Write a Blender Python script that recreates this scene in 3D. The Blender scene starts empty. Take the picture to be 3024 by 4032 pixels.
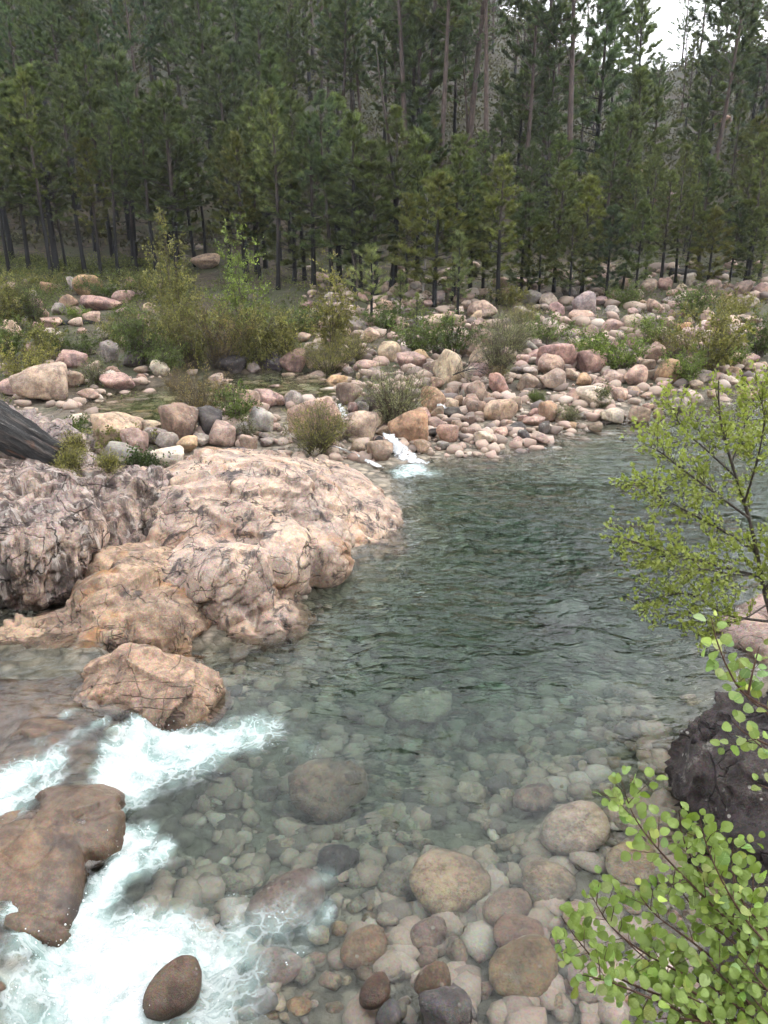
import bpy, math, random
import numpy as np
from mathutils import Vector, Matrix

# ------------------------------------------------------------------ camera, sky, sun, exposure
SC = bpy.context.scene
COL = SC.collection
CAM_H = 6.0
PITCH = math.radians(19.5)
FPX = 3033.0                      # focal length in photograph pixels (3024 x 4032)
cam_d = bpy.data.cameras.new('camera')
cam_d.sensor_fit = 'VERTICAL'
cam_d.sensor_height = 36.0
cam_d.lens = 36.0 * FPX / 4032.0
cam_d.clip_start = 0.05
cam_d.clip_end = 3000
cam = bpy.data.objects.new('camera', cam_d)
COL.objects.link(cam)
cam.location = (0, 0, CAM_H)
cam.rotation_euler = (math.pi / 2 - PITCH, 0, 0)
SC.camera = cam

SUN_EL, SUN_AZ = math.radians(50), math.radians(65)   # azimuth clockwise from +Y; high cloud-veiled sun
world = bpy.data.worlds.new('World')
SC.world = world
world.use_nodes = True
wn = world.node_tree
wn.nodes.clear()
sky = wn.nodes.new('ShaderNodeTexSky')
sky.sky_type = 'NISHITA'
sky.sun_disc = False
sky.sun_elevation = SUN_EL
sky.sun_rotation = SUN_AZ
sky.air_density = 1.0
sky.dust_density = 3.0
sky.ozone_density = 1.0
hsv = wn.nodes.new('ShaderNodeHueSaturation')        # cloud cover: almost colourless light
hsv.inputs['Saturation'].default_value = 0.16
bg = wn.nodes.new('ShaderNodeBackground')
bg.inputs['Strength'].default_value = 0.15
wo = wn.nodes.new('ShaderNodeOutputWorld')
wn.links.new(sky.outputs[0], hsv.inputs['Color'])
cloud = wn.nodes.new('ShaderNodeMix')                # an even cloud deck over most of the clear sky's light
cloud.data_type = 'RGBA'
cloud.inputs[0].default_value = 0.8
cloud.inputs[7].default_value = (7.2, 7.35, 7.6, 1)
wn.links.new(hsv.outputs[0], cloud.inputs[6])
wn.links.new(cloud.outputs[2], bg.inputs['Color'])
wn.links.new(bg.outputs[0], wo.inputs['Surface'])

sun_d = bpy.data.lights.new('sun', 'SUN')
sun_d.energy = 0.8
sun_d.angle = math.radians(35)
sun_d.color = (1.0, 0.96, 0.9)
sun = bpy.data.objects.new('sun', sun_d)
COL.objects.link(sun)
sdir = Vector((math.sin(SUN_AZ) * math.cos(SUN_EL), math.cos(SUN_AZ) * math.cos(SUN_EL), math.sin(SUN_EL)))
sun.rotation_euler = sdir.to_track_quat('Z', 'Y').to_euler()

vs = SC.view_settings
vs.view_transform = 'Standard'
vs.look = 'None'
vs.exposure = 1.45
vs.gamma = 1.0
vs.use_curve_mapping = False
cy = SC.cycles
cy.use_denoising = True
cy.use_adaptive_sampling = True
cy.adaptive_threshold = 0.08
cy.adaptive_min_samples = 20
cy.max_bounces = 6
cy.transmission_bounces = 4
cy.transparent_max_bounces = 8
cy.diffuse_bounces = 2
cy.glossy_bounces = 2
cy.volume_bounces = 0
cy.sample_clamp_indirect = 8.0
cy.caustics_refractive = True
cy.caustics_reflective = False

R = random.Random(7)
NR = np.random.RandomState(11)

# ------------------------------------------------------------------ small maths helpers
CP, SP = math.cos(PITCH), math.sin(PITCH)


def ray(u, v):
    a = (u - 1512.0) / FPX
    t = (v - 2016.0) / FPX
    return np.array([a, CP - t * SP, -SP - t * CP])


def atz(u, v, z=0.0):
    d = ray(u, v)
    s = (CAM_H - z) / -d[2]
    return np.array([d[0] * s, d[1] * s, z])


def aty(u, v, y):
    d = ray(u, v)
    s = y / d[1]
    return np.array([d[0] * s, y, CAM_H + d[2] * s])


def smooth(a, b, x):
    t = np.clip((x - a) / (b - a), 0, 1)
    return t * t * (3 - 2 * t)


_P = np.random.RandomState(3).permutation(256)
_P = np.concatenate([_P, _P, _P])
_G = np.random.RandomState(4).normal(size=(256, 3))
_G /= np.linalg.norm(_G, axis=1)[:, None]


def perlin(p):
    p = np.asarray(p, float)
    i = np.floor(p).astype(int)
    f = p - i
    i &= 255
    w = f * f * f * (f * (f * 6 - 15) + 10)
    out = 0
    for dx in (0, 1):
        for dy in (0, 1):
            for dz in (0, 1):
                h = _P[_P[_P[(i[:, 0] + dx) & 255] + ((i[:, 1] + dy) & 255)] + ((i[:, 2] + dz) & 255)]
                g = _G[h]
                d = (g[:, 0] * (f[:, 0] - dx) + g[:, 1] * (f[:, 1] - dy) + g[:, 2] * (f[:, 2] - dz))
                wt = (w[:, 0] if dx else 1 - w[:, 0]) * (w[:, 1] if dy else 1 - w[:, 1]) * (w[:, 2] if dz else 1 - w[:, 2])
                out = out + d * wt
    return out


def fbm(p, octv=4, gain=0.5):
    a, s, o = 1.0, 1.0, 0
    for k in range(octv):
        o = o + a * perlin(p * s + 17.3 * k)
        a *= gain
        s *= 2.03
    return o


def worley(p):
    """F1, F2 cell distances."""
    p = np.asarray(p, float)
    i = np.floor(p).astype(int)
    n = len(p)
    f1 = np.full(n, 9.0)
    f2 = np.full(n, 9.0)
    for dx in (-1, 0, 1):
        for dy in (-1, 0, 1):
            for dz in (-1, 0, 1):
                c = i + (dx, dy, dz)
                h = _P[_P[_P[c[:, 0] & 255] + (c[:, 1] & 255)] + (c[:, 2] & 255)]
                q = c + 0.5 + 0.42 * _G[h]
                d = np.linalg.norm(p - q, axis=1)
                m = d < f1
                f2 = np.where(m, f1, np.minimum(f2, d))
                f1 = np.where(m, d, f1)
    return f1, f2


def poly_sdf(px, py, poly):
    """signed distance to a closed polygon, negative inside."""
    poly = np.asarray(poly, float)
    d = np.full(px.shape, 1e9)
    ins = np.zeros(px.shape, bool)
    n = len(poly)
    for k in range(n):
        a, b = poly[k], poly[(k + 1) % n]
        e = b - a
        wx, wy = px - a[0], py - a[1]
        t = np.clip((wx * e[0] + wy * e[1]) / (e @ e), 0, 1)
        d = np.minimum(d, np.hypot(wx - t * e[0], wy - t * e[1]))
        c = ((a[1] <= py) & (b[1] > py)) | ((b[1] <= py) & (a[1] > py))
        xi = a[0] + (py - a[1]) / (e[1] if abs(e[1]) > 1e-9 else 1e-9) * e[0]
        ins ^= c & (px < xi)
    return np.where(ins, -d, d)


# ------------------------------------------------------------------ mesh and object helpers
def mesh_np(name, V, F, smooth_shade=True):
    """F: (n,3) or (n,4) int array, or list of such arrays."""
    Fs = F if isinstance(F, list) else [F]
    me = bpy.data.meshes.new(name)
    V = np.asarray(V, np.float32)
    me.vertices.add(len(V))
    me.vertices.foreach_set('co', V.ravel())
    nl = sum(f.size for f in Fs)
    npoly = sum(len(f) for f in Fs)
    me.loops.add(nl)
    me.loops.foreach_set('vertex_index', np.concatenate([f.ravel() for f in Fs]).astype(np.int32))
    me.polygons.add(npoly)
    tot = np.concatenate([np.full(len(f), f.shape[1]) for f in Fs]).astype(np.int32)
    me.polygons.foreach_set('loop_start', np.concatenate([[0], np.cumsum(tot)[:-1]]).astype(np.int32))
    me.polygons.foreach_set('loop_total', tot)
    if smooth_shade:
        me.polygons.foreach_set('use_smooth', np.ones(npoly, bool))
    me.update(calc_edges=True)
    return me


def attr(me, name, arr):
    a = me.attributes.new(name, 'FLOAT', 'POINT')
    a.data.foreach_set('value', np.asarray(arr, np.float32))


def link(name, me, mat=None, parent=None, loc=None):
    o = bpy.data.objects.new(name, me)
    COL.objects.link(o)
    if mat is not None and me is not None and not me.materials:
        me.materials.append(mat)
    if parent is not None:
        o.parent = parent
    if loc is not None:
        o.location = loc
    return o


def tag(o, label, cat, group=None, kind=None):
    o['label'] = label
    if cat:
        o['category'] = cat
    if group:
        o['group'] = group
    if kind:
        o['kind'] = kind
    return o


def grid_faces(nx, ny):
    i = np.arange(nx - 1)[None, :] + np.arange(ny - 1)[:, None] * nx
    i = i.ravel()
    return np.stack([i, i + 1, i + 1 + nx, i + nx], 1)


_ICO = {}


def ico(sub):
    if sub not in _ICO:
        import bmesh
        bm = bmesh.new()
        bmesh.ops.create_icosphere(bm, subdivisions=sub, radius=1)
        V = np.array([v.co[:] for v in bm.verts])
        F = np.array([[v.index for v in f.verts] for f in bm.faces])
        bm.free()
        V /= np.linalg.norm(V, axis=1)[:, None]
        _ICO[sub] = (V, F)
    return _ICO[sub]


def tube(pts, rad, sides=7):
    """tapered tube through pts; returns V,F(quads)."""
    pts = np.asarray(pts, float)
    rad = np.asarray(rad, float)
    n = len(pts)
    T = np.gradient(pts, axis=0)
    T /= np.linalg.norm(T, axis=1)[:, None] + 1e-9
    ref = np.array([0.31, 0.95, 0.05]) if abs(T[:, 2]).mean() > 0.6 else np.array([0.05, 0.1, 1.0])
    A = np.cross(T, ref)
    A /= np.linalg.norm(A, axis=1)[:, None] + 1e-9
    B = np.cross(T, A)
    ang = np.linspace(0, 2 * math.pi, sides, endpoint=False)
    V = pts[:, None, :] + rad[:, None, None] * (np.cos(ang)[None, :, None] * A[:, None, :] + np.sin(ang)[None, :, None] * B[:, None, :])
    V = V.reshape(-1, 3)
    F = []
    for k in range(n - 1):
        for s in range(sides):
            a, b = k * sides + s, k * sides + (s + 1) % sides
            F.append((a, b, b + sides, a + sides))
    return V, np.array(F)


class Geo:
    """collects pieces into one mesh."""
    def __init__(self):
        self.V, self.Q, self.T, self.n = [], [], [], 0

    def add(self, V, F):
        V = np.asarray(V, float)
        (self.Q if F.shape[1] == 4 else self.T).append(F + self.n)
        self.V.append(V)
        self.n += len(V)

    def mesh(self, name, smooth_shade=True):
        Fs = []
        if self.Q:
            Fs.append(np.concatenate(self.Q))
        if self.T:
            Fs.append(np.concatenate(self.T))
        return mesh_np(name, np.concatenate(self.V), Fs, smooth_shade)


def unit(v):
    return v / (np.linalg.norm(v, axis=-1, keepdims=True) + 1e-9)


# ------------------------------------------------------------------ material helpers
class NT:
    def __init__(self, name):
        self.m = bpy.data.materials.new(name)
        self.m.use_nodes = True
        self.t = self.m.node_tree
        self.t.nodes.clear()
        self.out = self.t.nodes.new('ShaderNodeOutputMaterial')

    def n(self, typ, props=None, **ins):
        nd = self.t.nodes.new('ShaderNode' + typ)
        for k, v in (props or {}).items():
            setattr(nd, k, v)
        for k, v in ins.items():
            self.set(nd, k, v)
        return nd

    def set(self, nd, k, v):
        key = int(k[1:]) if k[0] == 'i' and k[1:].isdigit() else k.replace('_', ' ')
        s = nd.inputs[key]
        if isinstance(v, bpy.types.NodeSocket):
            self.t.links.new(v, s)
        elif isinstance(v, bpy.types.Node):
            self.t.links.new(v.outputs[0], s)
        else:
            if isinstance(v, (tuple, list)) and len(v) == 3 and s.type == 'RGBA':
                v = (*v, 1)
            s.default_value = v

    def noise(self, vec, scale, detail=3, rough=0.55, dist=0.0):
        return self.n('TexNoise', None, Vector=vec, Scale=scale, Detail=detail, Roughness=rough, Distortion=dist).outputs[0]

    def voro(self, vec, scale, feature='F1', out=0, rand=1.0):
        return self.n('TexVoronoi', {'feature': feature}, Vector=vec, Scale=scale, Randomness=rand).outputs[out]

    def math(self, op, a, b=0.0, c=0.0, clamp=False):
        return self.n('Math', {'operation': op, 'use_clamp': clamp}, i0=a, i1=b, i2=c).outputs[0]

    def ss(self, x, a, b):
        return self.n('MapRange', {'interpolation_type': 'SMOOTHSTEP'}, Value=x, From_Min=a, From_Max=b).outputs[0]

    def mix(self, f, a, b, mode='MIX'):
        nd = self.n('Mix', {'data_type': 'RGBA', 'blend_type': mode})
        self.set(nd, 'i0', f)
        self.set(nd, 'i6', a)
        self.set(nd, 'i7', b)
        return nd.outputs[2]

    def mapping(self, vec, scale=(1, 1, 1), rot=(0, 0, 0)):
        return self.n('Mapping', None, Vector=vec, Scale=scale, Rotation=rot).outputs[0]

    def bump(self, h, strength=0.5, dist=0.05, normal=None):
        nd = self.n('Bump', None, Height=h, Strength=strength, Distance=dist)
        if normal is not None:
            self.set(nd, 'Normal', normal)
        return nd.outputs[0]

    def ramp(self, f, stops):
        nd = self.n('ValToRGB', None, Fac=f)
        e = nd.color_ramp.elements
        while len(e) < len(stops):
            e.new(0.5)
        for el, (p, c) in zip(e, stops):
            el.position = p
            el.color = (*c, 1)
        return nd.outputs[0]

    def surf(self, s):
        self.t.links.new(s.outputs[0] if isinstance(s, bpy.types.Node) else s, self.out.inputs['Surface'])
        return self.m


def stone_material(name, tint=None, lichen=0.5, stain=0.5, speck=1.0, strata=None, wet=True, cracks=0.0, orange=0.0, bump=1.0, contrast=0.75, gloss=None, relief=1.1):
    """granite: the object's own colour times patches, speckle, stains, lichen; darker and glossier where wet near the water."""
    m = NT(name)
    tc = m.n('TexCoord')
    geo = m.n('NewGeometry')
    oi = m.n('ObjectInfo')
    pos = geo.outputs['Position']
    off = m.n('VectorMath', {'operation': 'ADD'})
    rnd = m.n('CombineXYZ', None, X=m.math('MULTIPLY', oi.outputs['Random'], 90.0), Y=m.math('MULTIPLY', oi.outputs['Random'], 37.0), Z=0.0)
    m.set(off, 'i0', pos)
    m.set(off, 'i1', rnd)
    p = off.outputs[0]
    base = oi.outputs['Color'] if tint is None else m.mix(0.0, tint, tint)
    big = m.noise(p, 1.3, 5, 0.6)
    mid = m.noise(p, 6.0, 5, 0.65)
    fine = m.noise(p, 55.0, 3, 0.7)
    rough_n = m.noise(p, 3.1, 9, 0.78)
    c = m.mix(m.ss(big, 0.35, 0.68), m.mix(1.0, base, (0.74, 0.72, 0.74), 'MULTIPLY'), m.mix(1.0, base, (1.22, 1.14, 1.04), 'MULTIPLY'))
    c = m.mix(m.math('MULTIPLY', m.ss(mid, 0.50, 0.66), 0.6), c, m.mix(1.0, base, (0.55, 0.50, 0.49), 'MULTIPLY'))
    c = m.mix(m.math('MULTIPLY', m.ss(rough_n, 0.40, 0.58), contrast), m.mix(1.0, c, (0.60, 0.57, 0.57), 'MULTIPLY'), m.mix(1.0, c, (1.25, 1.24, 1.24), 'MULTIPLY'))
    if orange:
        c = m.mix(m.math('MULTIPLY', m.ss(m.noise(p, 0.9, 4, 0.6, 0.6), 0.52, 0.68), orange), c, (0.42, 0.20, 0.07))
    # mineral grains
    g1 = m.voro(p, 70.0, 'F1', 1)
    c = m.mix(0.22 * speck, c, g1, 'OVERLAY')
    c = m.mix(m.math('MULTIPLY', m.ss(fine, 0.55, 0.75), 0.35 * speck), c, (0.10, 0.09, 0.09))
    if strata:
        sp = m.mapping(pos, strata[0], strata[1])
        s1 = m.noise(sp, 1.0, 6, 0.7, 0.4)
        c = m.mix(m.math('MULTIPLY', m.ss(s1, 0.48, 0.57), strata[2]), c, (0.030, 0.025, 0.026))
        s2 = m.noise(sp, 2.3, 4, 0.6, 0.3)
        c = m.mix(m.math('MULTIPLY', m.ss(s2, 0.54, 0.64), 0.8), c, (0.62, 0.55, 0.50))
    # dark run-off stains
    st = m.noise(m.mapping(p, (1.6, 1.6, 0.55)), 1.5, 6, 0.68, 0.5)
    c = m.mix(m.math('MULTIPLY', m.ss(st, 0.53, 0.64), stain), c, (0.052, 0.044, 0.046))
    # lichen: pale crusts and small discs
    up = m.n('SeparateXYZ', None, Vector=geo.outputs['Normal']).outputs[2]
    l1 = m.math('MULTIPLY', m.ss(m.noise(p, 3.2, 7, 0.75), 0.56, 0.66), m.ss(up, -0.2, 0.5))
    c = m.mix(m.math('MULTIPLY', l1, 0.55 * lichen), c, (0.46, 0.45, 0.40))
    d1 = m.ss(m.voro(m.mapping(p, (1, 1, 1), (0.4, 0.2, 0)), 9.0), 0.22, 0.12)
    d1 = m.math('MULTIPLY', d1, m.ss(m.noise(p, 2.0, 3), 0.52, 0.6))
    c = m.mix(m.math('MULTIPLY', d1, lichen), c, (0.60, 0.58, 0.52))
    rough = 0.8
    h = m.math('ADD', m.math('MULTIPLY', mid, 0.6 * relief), m.math('ADD', m.math('MULTIPLY', fine, 0.14), m.math('ADD', m.math('MULTIPLY', m.noise(p, 17.0, 5, 0.7), 0.32), m.math('MULTIPLY', rough_n, relief))))
    if cracks:
        # long wandering joints: level lines of stretched noise
        def joint(scale, rot, freq, width):
            q = m.mapping(pos, scale, rot)
            v = m.noise(q, freq, 4, 0.5, 0.35)
            return m.ss(m.math('ABSOLUTE', m.math('SUBTRACT', v, 0.5)), width, 0.0)
        j1 = joint((0.5, 1.5, 1.5), (0.2, 0.5, 0.5), 0.7, 0.010)
        j2 = joint((1.4, 0.6, 1.0), (0.5, -0.6, 0.2), 0.9, 0.009)
        j3 = joint((1.0, 1.3, 0.8), (1.0, 0.3, 0.9), 3.0, 0.006)
        k = m.math('MAXIMUM', m.math('MAXIMUM', j1, j2), m.math('MULTIPLY', j3, 0.4))
        k = m.math('MULTIPLY', k, m.ss(m.noise(pos, 1.3, 3), 0.34, 0.56))
        c = m.mix(m.math('MULTIPLY', k, cracks), c, (0.04, 0.034, 0.032))
        h = m.math('SUBTRACT', h, m.math('MULTIPLY', k, 0.9))
    if wet:
        z = m.n('SeparateXYZ', None, Vector=pos).outputs[2]
        zz = m.math('ADD', z, m.math('MULTIPLY', mid, -0.12))
        w = m.ss(zz, 0.10, -0.03)
        c = m.mix(m.math('MULTIPLY', w, 0.45), c, m.mix(1.0, c, (0.50, 0.44, 0.36), 'MULTIPLY'))
        rough = m.n('MapRange', None, Value=w, To_Min=0.82, To_Max=0.4).outputs[0]
    c = m.mix(1.0, c, (0.78, 0.77, 0.765), 'MULTIPLY')
    if gloss:
        rough = m.n('MapRange', None, Value=big, To_Min=gloss * 0.6, To_Max=gloss * 1.6).outputs[0]
    b = m.n('BsdfPrincipled', None, Base_Color=c, Roughness=rough, Normal=m.bump(h, min(1.0, 0.7 * bump), 0.06 * max(1.0, bump)))
    b.inputs['Specular IOR Level'].default_value = 0.3
    return m.surf(b)


def leaf_material(name, c1, c2, trans=0.35, rough=0.55, tone=True, dead=0.0):
    m = NT(name)
    oi = m.n('ObjectInfo')
    geo = m.n('NewGeometry')
    nz = m.noise(geo.outputs['Position'], 1.1, 3)
    f = m.math('ADD', m.math('MULTIPLY', oi.outputs['Random'], 0.55), m.math('MULTIPLY', m.math('SUBTRACT', nz, 0.28), 1.0), clamp=True)
    c = m.mix(f, c1, c2)
    isl = geo.outputs['Random Per Island']
    c = m.mix(0.5, c, m.mix(isl, m.mix(1.0, c, (0.55, 0.55, 0.6), 'MULTIPLY'), m.mix(1.0, c, (1.5, 1.4, 1.2), 'MULTIPLY')))
    if tone:
        tn = m.n('Attribute', {'attribute_name': 'tone'}).outputs['Fac']
        c = m.mix(1.0, c, m.n('CombineColor', None, i0=tn, i1=tn, i2=m.math('MULTIPLY', tn, 0.95)).outputs[0], 'MULTIPLY')
    if dead:
        c = m.mix(m.math('MULTIPLY', m.ss(isl, 1 - dead, 1 - dead + 0.01), 0.9), c, (0.22, 0.12, 0.05))
    c = m.mix(1.0, m.mix(1.0, c, oi.outputs['Color'], 'MULTIPLY'), (0.80, 0.79, 0.80), 'MULTIPLY')
    b = m.n('BsdfPrincipled', None, Base_Color=c, Roughness=rough)
    b.inputs['Specular IOR Level'].default_value = 0.35
    t = m.n('BsdfTranslucent', None, Color=m.mix(1.0, c, (1.1, 1.25, 0.6), 'MULTIPLY'))
    mx = m.n('MixShader', None, i0=trans, i1=b, i2=t)
    return m.surf(mx)


def bark_material(name, c1, c2, scale=(14, 14, 2.2), char=None):
    m = NT(name)
    tc = m.n('TexCoord')
    oi = m.n('ObjectInfo')
    ob = tc.outputs['Object']
    n1 = m.noise(m.mapping(ob, scale), 1.0, 5, 0.7)
    c = m.mix(m.ss(n1, 0.35, 0.65), c1, c2)
    if char:
        z = m.n('SeparateXYZ', None, Vector=ob).outputs[2]
        zz = m.math('ADD', z, m.math('MULTIPLY', m.math('ADD', m.noise(ob, 0.7, 2), oi.outputs['Random']), -char * 0.6))
        c = m.mix(m.ss(zz, char * 0.9, char * 0.1), c, (0.012, 0.011, 0.011))
    c = m.mix(1.0, c, (0.75, 0.75, 0.75), 'MULTIPLY')
    b = m.n('BsdfPrincipled', None, Base_Color=c, Roughness=0.9, Normal=m.bump(n1, 0.8, 0.03))
    return m.surf(b)

# ------------------------------------------------------------------ terrain
POOL = [atz(*p)[:2] for p in [(1420, 1830), (1560, 1835), (1720, 1805), (1900, 1795), (2060, 1765), (2200, 1708), (2330, 1666),
                              (2480, 1622), (2600, 1574), (2760, 1568), (3024, 1545)]]
POOL += [np.array(p) for p in [(24, 33), (26, 30), (16, 22), (11.5, 17.5), (8.2, 13.5), (6.3, 11), (4.9, 8.8), (4.1, 7), (3.6, 5.5), (3.0, 3.8), (2.4, 3.0),
                               (0, 2.9), (-4, 2.8), (-12, 2.6), (-30, 2.4), (-30, 10.3), (-12, 10.4), (-6, 10.4), (-4.4, 10.2), (-2.8, 10.8),
                               (-1.9, 12.4), (-1.2, 13.5), (-0.1, 15.2), (0.3, 17), (0.2, 19.5), (-0.4, 21)]]
POND_Z = 0.5
POND = [atz(u, v, POND_Z)[:2] for u, v in [(290, 1650), (330, 1590), (420, 1545), (560, 1525), (700, 1500), (860, 1475), (1000, 1465), (1200, 1458),
                                           (1330, 1468), (1430, 1500), (1420, 1545), (1300, 1585), (1150, 1578), (1000, 1592), (880, 1625),
                                           (820, 1690), (650, 1720), (480, 1700), (350, 1690)]]


def up_mask(x, y):
    edge = -3.05 + 0.10 * np.sin(y * 3.1) + 0.06 * np.sin(y * 7.7 + 1) - 0.9 * smooth(8.3, 9.6, y)
    return smooth(edge + 0.22, edge - 0.30, x)


def water_z(x, y):
    return 0.30 * up_mask(x, y)


def terrain(x, y, noise=True):
    x = np.asarray(x, float)
    y = np.asarray(y, float)
    sh = x.shape
    x = x.ravel()
    y = y.ravel()
    d = poly_sdf(x, y, POOL)
    dp = poly_sdf(x, y, POND)
    di = np.maximum(-d, 0)
    do = np.maximum(d, 0)
    depth = (0.66 + 0.80 * smooth(4.8, 7.8, y) + 2.3 * smooth(7.0, 12.5, y)) * (1 - np.exp(-di * 0.32)) * (1 - 0.55 * smooth(18, 25, y))
    up = up_mask(x, y)
    bed = -depth * (1 - 0.75 * up) + 0.22 * up
    f = y - 26
    far = 0.07 * np.clip(f, 0, 22) + 0.17 * np.clip(f - 22, 0, 18) + (0.40 - 0.11 * smooth(0.08, 0.26, x / np.maximum(y, 1))) * np.clip(f - 40, 0, 130) + 0.04 * np.clip(f - 170, 0, 1000)
    far = far * (1 - 0.04 * np.exp(-((x / np.maximum(y, 1) - 0.285) / 0.045) ** 2) * smooth(90, 160, y))
    side = 0.14 * np.clip(np.abs(x) - 15 - 0.25 * np.maximum(y - 10, 0), 0, 60)
    bank = 0.06 * np.minimum(do, 6) + np.maximum(far, 0) + side
    near = smooth(15, 9, y) * smooth(1.0, 3.5, x)
    bank = bank + np.minimum(0.75 * do, 4.0) * near
    close = smooth(4.5, 3.0, y) * (1 - near)
    bank = bank + np.minimum(1.75 * do, 4.3) * close
    if noise:
        p = np.stack([x, y, np.zeros_like(x)], 1)
        amp = 0.16 * smooth(0.3, 3, do) + 0.7 * smooth(50, 120, y)
        bank = bank + amp * fbm(p * 0.35, 4) + 0.04 * smooth(0, 2, do) * fbm(p * 1.7, 2)
        bed = bed + 0.10 * fbm(p * 0.9, 3) * smooth(0.2, 2, di)
    z = np.where(d < 0, bed, bank)
    zp = POND_Z - 0.45 * (1 - np.exp(-np.maximum(-dp, 0) * 0.9))
    zr = np.maximum(z, POND_Z + 0.03) * 0 + np.maximum(np.minimum(z, POND_Z + 0.12 + 0.1 * np.maximum(dp, 0)), POND_Z + 0.03)
    w = smooth(1.6, 0.2, np.maximum(dp, 0))
    z = np.where(dp < 0, zp, z * (1 - w) + zr * w)
    return z.reshape(sh)


CAM_P = np.array([0, 0, CAM_H])


def hit(u, v, lift=0.0):
    """where the photograph's ray meets the terrain (or the water)."""
    d = ray(u, v)
    s = np.geomspace(4, 260, 900)
    x, y, z = d[0] * s, d[1] * s, CAM_H + d[2] * s
    g = np.maximum(terrain(x, y, False) + lift, np.where(poly_sdf(x, y, POOL) < 0, water_z(x, y), -9))
    k = np.argmax(z < g)
    if not (z < g).any():
        k = len(s) - 1
    elif k > 0:      # refine between the last two samples
        a, b = z[k - 1] - g[k - 1], z[k] - g[k]
        f = a / (a - b)
        sk = s[k - 1] + f * (s[k] - s[k - 1])
        return CAM_P + d * sk, sk
    return np.array([x[k], y[k], z[k]]), s[k]


def axis(a, b, step, lo, hi, grow):
    c = list(np.arange(a, b + 1e-6, step))
    s = step
    while c[-1] < hi:
        s *= grow
        c.append(c[-1] + s)
    s = step
    while c[0] > lo:
        s *= grow
        c.insert(0, c[0] - s)
    return np.array(c)


gx = axis(-16, 16, 0.16, -420, 420, 1.10)
gy = axis(2, 36, 0.16, -60, 700, 1.06)
X, Y = np.meshgrid(gx, gy)
Z = terrain(X, Y)
gm = NT('ground')
geo = gm.n('NewGeometry')
pos = geo.outputs['Position']
sep = gm.n('SeparateXYZ', None, Vector=pos)
litter = gm.mix(gm.ss(gm.noise(pos, 2.4, 6, 0.7), 0.38, 0.62), (0.045, 0.034, 0.024), (0.13, 0.10, 0.068))
moss = gm.ss(gm.noise(pos, 0.35, 5, 0.65), 0.44, 0.58)
litter = gm.mix(gm.math('MULTIPLY', moss, 0.75), litter, (0.055, 0.066, 0.026))
wpos = gm.n('VectorMath', {'operation': 'ADD'})
gm.set(wpos, 'i0', pos)
gm.set(wpos, 'i1', gm.n('VectorMath', {'operation': 'SCALE'}, i0=gm.n('TexNoise', None, Vector=pos, Scale=1.6, Detail=3.0).outputs[1], Scale=0.5).outputs[0])
cells = gm.n('TexVoronoi', {'feature': 'F1'}, Vector=wpos.outputs[0], Scale=4.2)
cells2 = gm.n('TexVoronoi', {'feature': 'F1'}, Vector=pos, Scale=13.0)
stone = gm.ramp(gm.n('SeparateXYZ', None, Vector=cells.outputs[1]).outputs[0],
                [(0.0, (0.20, 0.165, 0.135)), (0.35, (0.34, 0.28, 0.22)), (0.7, (0.44, 0.37, 0.28)), (1.0, (0.30, 0.27, 0.235))])
stone = gm.mix(gm.ss(cells.outputs[0], 0.30, 0.75), stone, (0.12, 0.105, 0.082))
stone = gm.mix(gm.math('MULTIPLY', gm.ss(gm.noise(pos, 0.9, 5, 0.7), 0.42, 0.62), 0.7), stone, (0.25, 0.22, 0.17))
wetf = gm.ss(gm.math('ADD', sep.outputs[2], gm.math('MULTIPLY', gm.noise(pos, 1.2, 4), 0.7)), 0.95, 0.45)
hill = gm.ss(sep.outputs[1], 75, 105)
litter = gm.mix(gm.math('MULTIPLY', hill, 0.7), litter, gm.mix(gm.ss(gm.noise(pos, 1.1, 7, 0.75), 0.64, 0.72), gm.mix(gm.ss(gm.noise(pos, 0.22, 7, 0.72), 0.44, 0.56), (0.020, 0.028, 0.012), (0.045, 0.034, 0.024)), (0.09, 0.075, 0.063)))
gc = gm.mix(wetf, litter, stone)
gh = gm.math('SUBTRACT', gm.math('MULTIPLY', gm.noise(pos, 9.0, 5, 0.7), 0.8), gm.math('MULTIPLY', gm.math('MULTIPLY', cells.outputs[0], wetf), 2.0))
gc = gm.mix(1.0, gc, (0.78, 0.77, 0.76), 'MULTIPLY')
gb = gm.n('BsdfPrincipled', None, Base_Color=gc, Roughness=0.9, Normal=gm.bump(gh, 0.8, 0.08))
M_ground = gm.surf(gb)
ground = link('ground', mesh_np('ground', np.stack([X.ravel(), Y.ravel(), Z.ravel()], 1), grid_faces(len(gx), len(gy))), M_ground)
tag(ground, 'pebbly river bed and forest floor rising into a hillside', None, kind='structure')

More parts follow.
